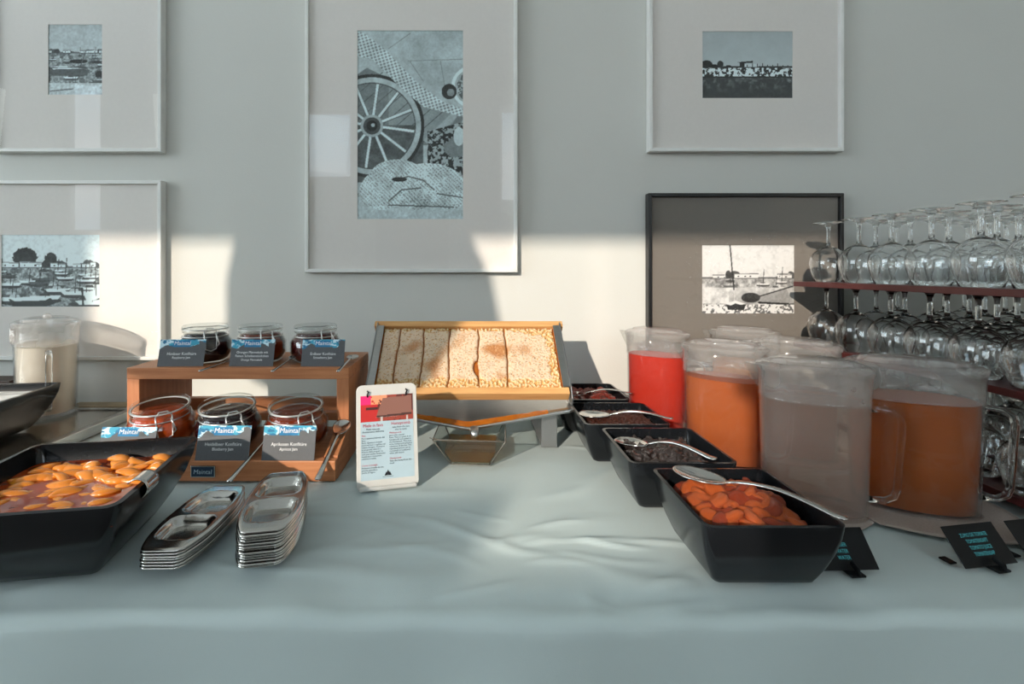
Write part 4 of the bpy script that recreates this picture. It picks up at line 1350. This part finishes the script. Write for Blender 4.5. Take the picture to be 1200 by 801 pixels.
# ------------------------------------------------------------------ drinks pitchers
def pitcher(x, y, rz, liquid, fill, label, H=.222, a=.072, b=.050, body=None, handle_side=1, knob=False, sc_=1.0, group='oval lidded drinks jugs', z=0.0):
    root = tag(empty('pitcher', (x, y, TB+z), rz), label, 'jug', group)
    root.scale = (sc_, sc_, sc_)
    bm_ = body or M['clear']
    g = G(); A = []
    def S(z): k = .93+.07*(z/H); return k
    zs = [0.0, .003, .012, .06, .12, .18, H-.008]
    for z in zs:
        k = S(z)*(1 if z > .002 else .97)
        A.append(oval(a*k, b*k, z))
    inn = [oval(a*S(z)-.0022, b*S(z)-.0022, z) for z in (H-.008, .12, .008)]
    g.loft(A+inn, True, True)
    mk('body', g, bm_, root, smooth=True)
    g = G().loft([oval(a*.95, b*.95, -.0+.0004), oval(a*.965, b*.965, .004), oval(a*.93, b*.93, .006)], True, True)
    mk('base', g, M['clear'], root, smooth=True)
    g = G()
    zz = [.009, .05, .10, fill]
    g.loft([oval(a*S(z)-.0035, b*S(z)-.0035, z) for z in zz], True, True)
    mk('drink', g, liquid, root, angle=40)
    # lid with skirt, raised oval and spout cover
    lidz = H-.052
    g = G()
    L_ = [oval(a*S(lidz)+.0004, b*S(lidz)+.0004, lidz), oval(a+.0012, b+.0012, H-.012), oval(a+.0035, b+.0035, H-.010), oval(a+.0035, b+.0035, H-.003),
          oval(a-.003, b-.003, H+.001), oval(a*.83, b*.80, H+.001), oval(a*.78, b*.75, H+.006), oval(a*.60, b*.58, H+.0085), oval(a*.05, b*.05, H+.0085)]
    g.loft(L_, False, True)
    lid = mk('lid', g, M['frosted'], root, angle=50)
    g = G().loft([oval(a*S(lidz)+.0016, b*S(lidz)+.0016, lidz-.0016), oval(a*S(lidz)+.0022, b*S(lidz)+.0022, lidz), oval(a*S(lidz)+.0016, b*S(lidz)+.0016, lidz+.0016)], False, False)
    mk('lid_rim', g, M['clear'], lid, smooth=True)
    if knob:
        g = G().loft([oval(.020, .008, H+.008), oval(.021, .009, H+.013), oval(.016, .006, H+.017)], False, True)
        mk('lid_knob', g, M['frosted'], lid, smooth=True)
        g = G()
        for q in range(-9, 10):
            xx_ = a*.06*q; yy_ = -b*S(H)*(max(0, 1-abs(xx_/a)**2.3))**(1/2.3)-.0025
            g.tube([(xx_, yy_, H-.046), (xx_, yy_, H-.014)], .0012, 5)
        mk('lid_rib', g, M['frosted'], lid, smooth=True)
    # spout at -x
    g = G()
    sp = [(-a+.010, -.018, H-.006), (-a-.020, 0, H-.004), (-a+.010, .018, H-.006), (-a+.006, .012, H-.038), (-a-.002, 0, H-.040), (-a+.006, -.012, H-.038)]
    g.add(sp, [(0, 1, 2), (0, 5, 4, 1), (1, 4, 3, 2)])
    o = mk('spout', g, M['clear'], root); so = o.modifiers.new('thick', 'SOLIDIFY'); so.thickness = .0012
    # handle at +x, square loop
    pts = []
    x0_ = a*S(.17)-.001; xo = a+.038
    pts = [(x0_, 0, .158), (x0_+.012, 0, .160), (xo-.012, 0, .158), (xo-.002, 0, .150), (xo, 0, .138), (xo-.003, 0, .09), (xo-.006, 0, .045), (xo-.010, 0, .033), (xo-.020, 0, .027), (x0_-.002, 0, .026)]
    g = G().tube(pts, .0065, 10, flat=.65)
    mk('handle', g, M['handleglass'], root, smooth=True)
    return root
M['handleglass'] = pmat('clear_acrylic', (.96, .95, .93), .03, trans=1.0, ior=1.4, col2=(.96, .95, .93))
J = {
 'red': juice_mat('red_juice', (.96, .040, .003), .5, .3),
 'orange': juice_mat('orange_juice', rgb(220, 108, 22), .45, .35),
 'yellow': juice_mat('yellow_juice', rgb(252, 160, 20), .5),
 'peach': juice_mat('brown_orange_juice', rgb(206, 104, 14), .4),
 'pale': juice_mat('pale_yellow_juice', rgb(222, 128, 50), .5),
 'milk': juice_mat('milk', rgb(244, 236, 222), .35, .4),
}
wm, wt, wb = base_mat('chilled_water')
wt.nodes.remove(wb)
M['water'] = thin_glass('chilled_water_tint', (.95, .86, .78), haze=.08, hazecol=(.85, .60, .45))
bpy.data.materials.remove(wm)

def jug_at(px, pyb, **k):
    D = CAMH*F/(pyb-316.0)
    return X_(px, D), D
R_ = math.radians
pitcher(.437, 1.115, R_(-38), J['red'], .168, 'oval lidded jug of bright red juice, nearest the wall', b=.047, a=.068)
pitcher(.487, .915, R_(-38), J['orange'], .160, 'oval lidded jug of orange juice between the red juice and the water', a=.072, b=.050)
pitcher(.650, 1.130, R_(-38), J['yellow'], .150, 'oval lidded jug of yellow juice behind the orange juice', a=.072, b=.050)
pitcher(.645, .945, R_(-38), J['pale'], .130, 'oval lidded jug mostly hidden behind the water jug', a=.072, b=.050)
pitcher(.526, .732, R_(-20), M['water'], .166, 'misted oval jug of cold water behind the apricots', body=M['mist'], a=.072, b=.048)
pitcher(.687, .742, R_(-20), J['peach'], .168, 'large oval jug of brownish orange juice at the right', a=.083, b=.054)
pitcher(-1.030, 1.165, R_(-47), J['milk'], .166, 'oval lidded jug of milk at the far left, handle towards the viewer', a=.092, b=.062, knob=True, group='oval lidded drinks jugs', z=.0195, H=.222)

# linen mats below the jugs
def mat_cloth(x, y, w, d, rz, z, label):
    g = G()
    def fn(u, v):
        s, t = 2*u-1, 2*v-1
        k = 1
        X = w/2*s*math.sqrt(1-t*t*.32); Y = d/2*t*math.sqrt(1-s*s*.32)
        return (X, Y, .0004*math.sin(X*60)+.0004*math.sin(Y*70+1))
    g.grid(24, 24, fn)
    o = mk('linen_mat', g, M['linen'], loc=(x, y, TB+z), rot=(0, 0, rz), smooth=True)
    so = o.modifiers.new('thick', 'SOLIDIFY'); so.thickness = .0012; so.offset = -1
    tag(o, label, 'mat', 'taupe linen mats under the jugs')
mat_cloth(.50, .745, .20, .18, R_(20), .0022, 'taupe linen mat under the water jug')
mat_cloth(.695, .735, .225, .20, R_(-15), .0036, 'taupe linen mat under the brownish orange juice jug')
mat_cloth(.505, .925, .19, .17, R_(-30), .0022, 'taupe linen mat under the orange juice jug')
mat_cloth(.635, .960, .19, .17, R_(-20), .0036, 'taupe linen mat under the half hidden jug')
mat_cloth(.66, 1.135, .18, .16, R_(-20), .0022, 'taupe linen mat under the yellow juice jug')
mat_cloth(.445, 1.130, .16, .15, R_(-30), .0022, 'taupe linen mat under the red juice jug')

# ------------------------------------------------------------------ glass rack
RXL = .815
rack = tag(empty('glass_rack', (RXL, .98, TB)), 'maroon three-shelf rack of upside-down wine glasses at the right', 'rack')
levels = [.026, .185, .336]
for z in levels:
    mk('shelf', G().box(0, .70, -.42, .222, z-.012, z), M['maroon'], rack, bevel=.001)
for (x, y) in ((.665, -.40), (.665, .19), (.675, -.1)):
    mk('post', G().box(x, x+.02, y, y+.02, 0, .33), M['maroon'], rack)
mk('foot_rail', G().box(.02, .69, .17, .20, 0, .014), M['maroon'], rack)
mk('foot_rail', G().box(.02, .69, -.36, -.33, 0, .014), M['maroon'], rack)

def goblet():
    root = empty('wine_glass', (0, 0, 0))
    # upside down: rim on the shelf, foot on top
    out = [(.0275, 0), (.0315, .012), (.0365, .030), (.0385, .044), (.0365, .058), (.030, .070), (.019, .079), (.0085, .0845)]
    inn = [(.0060, .0825), (.017, .0775), (.0285, .0685), (.0352, .057), (.0373, .044), (.0353, .030), (.0303, .012), (.0265, 0)]
    g = G().lathe(out+[(.0045, .089)], 28)
    g = G().lathe([inn[-1]]+out+[(.0046, .088), (.0001, .088)], 28)
    g.lathe([(.0001, .0835)]+inn, 28)
    mk('glass_bowl', g, M['goblet'], root, smooth=True)
    g = G().lathe([(.0001, .0885), (.0046, .0885), (.0038, .098), (.0036, .115), (.0042, .128), (.0075, .136), (.018, .1395), (.031, .1415), (.0315, .1425), (.0300, .1430), (.0001, .1440)], 24)
    mk('glass_stem', g, M['goblet'], root, smooth=True)
    return root
gp = goblet(); CHG = list(gp.children)
rg = random.Random(8); first = True
ysl = [1.150, 1.065, .98, .895, .81, .725, .64]
for li, z in enumerate(levels):
    for c in range(6):
        for r_i, y in enumerate(ysl):
            x = RXL+.040+.083*c+(.006*li)
            yj = y-(.035 if c % 2 else 0)+rg.uniform(-.004, .004)
            if yj < .58: continue
            px = 550+x/yj*F
            if px > 1245: continue
            if first: o = gp; first = False
            else:
                o = gp.copy(); COL.objects.link(o)
                for ch in CHG:
                    k = ch.copy(); COL.objects.link(k); k.parent = o
            o.location = (x+rg.uniform(-.003, .003), yj, TB+z+.0003); o.rotation_euler = (0, 0, rg.uniform(0, 6))
            word = ('bottom', 'middle', 'top')[li]
            row = ('outer left', 'second', 'third', 'fourth', 'fifth', 'sixth')[c]
            nth = ('nearest the wall', 'second from the wall', 'third from the wall', 'fourth from the wall', 'fifth from the wall', 'sixth from the wall', 'nearest the viewer')[r_i]
            tag(o, 'upside-down wine glass on the %s shelf, %s row, %s' % (word, row, nth), 'wine glass', 'wine glasses on the %s rack shelf' % word)

# ------------------------------------------------------------------ black drink labels at the front right
def drink_card(xl, yl, w, yaw, lines, label, rc=True):
    lean = -math.atan2(.030, .040); h = .050
    root = tag(empty('drink_label', (xl, yl, TB), yaw), label, 'label', 'black drink labels with cyan lettering')
    bd = mk('label_plate', G().box(0, w, 0, .0015, .004, h), M['blackcard'], root, rot=(lean, 0, 0), bevel=.0006)
    lettering('\n'.join(lines),   .0060, M['cyan'], bd, w/2, -.0004, h-.014, spacing=1.15, sx=.78)
    mk('clip_foot', G().box(w*.42, w*.66, -.008, .018, 0, .003), M['blackcard'], root, bevel=.001)
    mk('clip_foot', G().box(-.004, .006, .016, .030, 0, .0025), M['blackcard'], root, bevel=.001)
    mk('clip_hook', G().tube([(w*.54, -.007, .002), (w*.54, -.006, .008), (w*.54, .004, .012)], .004, 8, flat=.4), M['blackcard'], root)
drink_card(.602, .576, .078, R_(9), ['ZUMO DE TOMATE', 'TOMATENSAFT', 'TOMATO JUICE', 'TOMATENSAP'], 'black label reading tomato juice before the brownish orange juice jug')
drink_card(.421, .572, .075, R_(2), ['AGUA', 'WASSER', 'WATER', 'WATER'], 'black water label half hidden behind the apricot dish')
drink_card(.698, .590, .078, R_(9), ['ZUMO', 'SAFT', 'JUICE', 'SAP'], 'black label cut off by the right edge of the view')
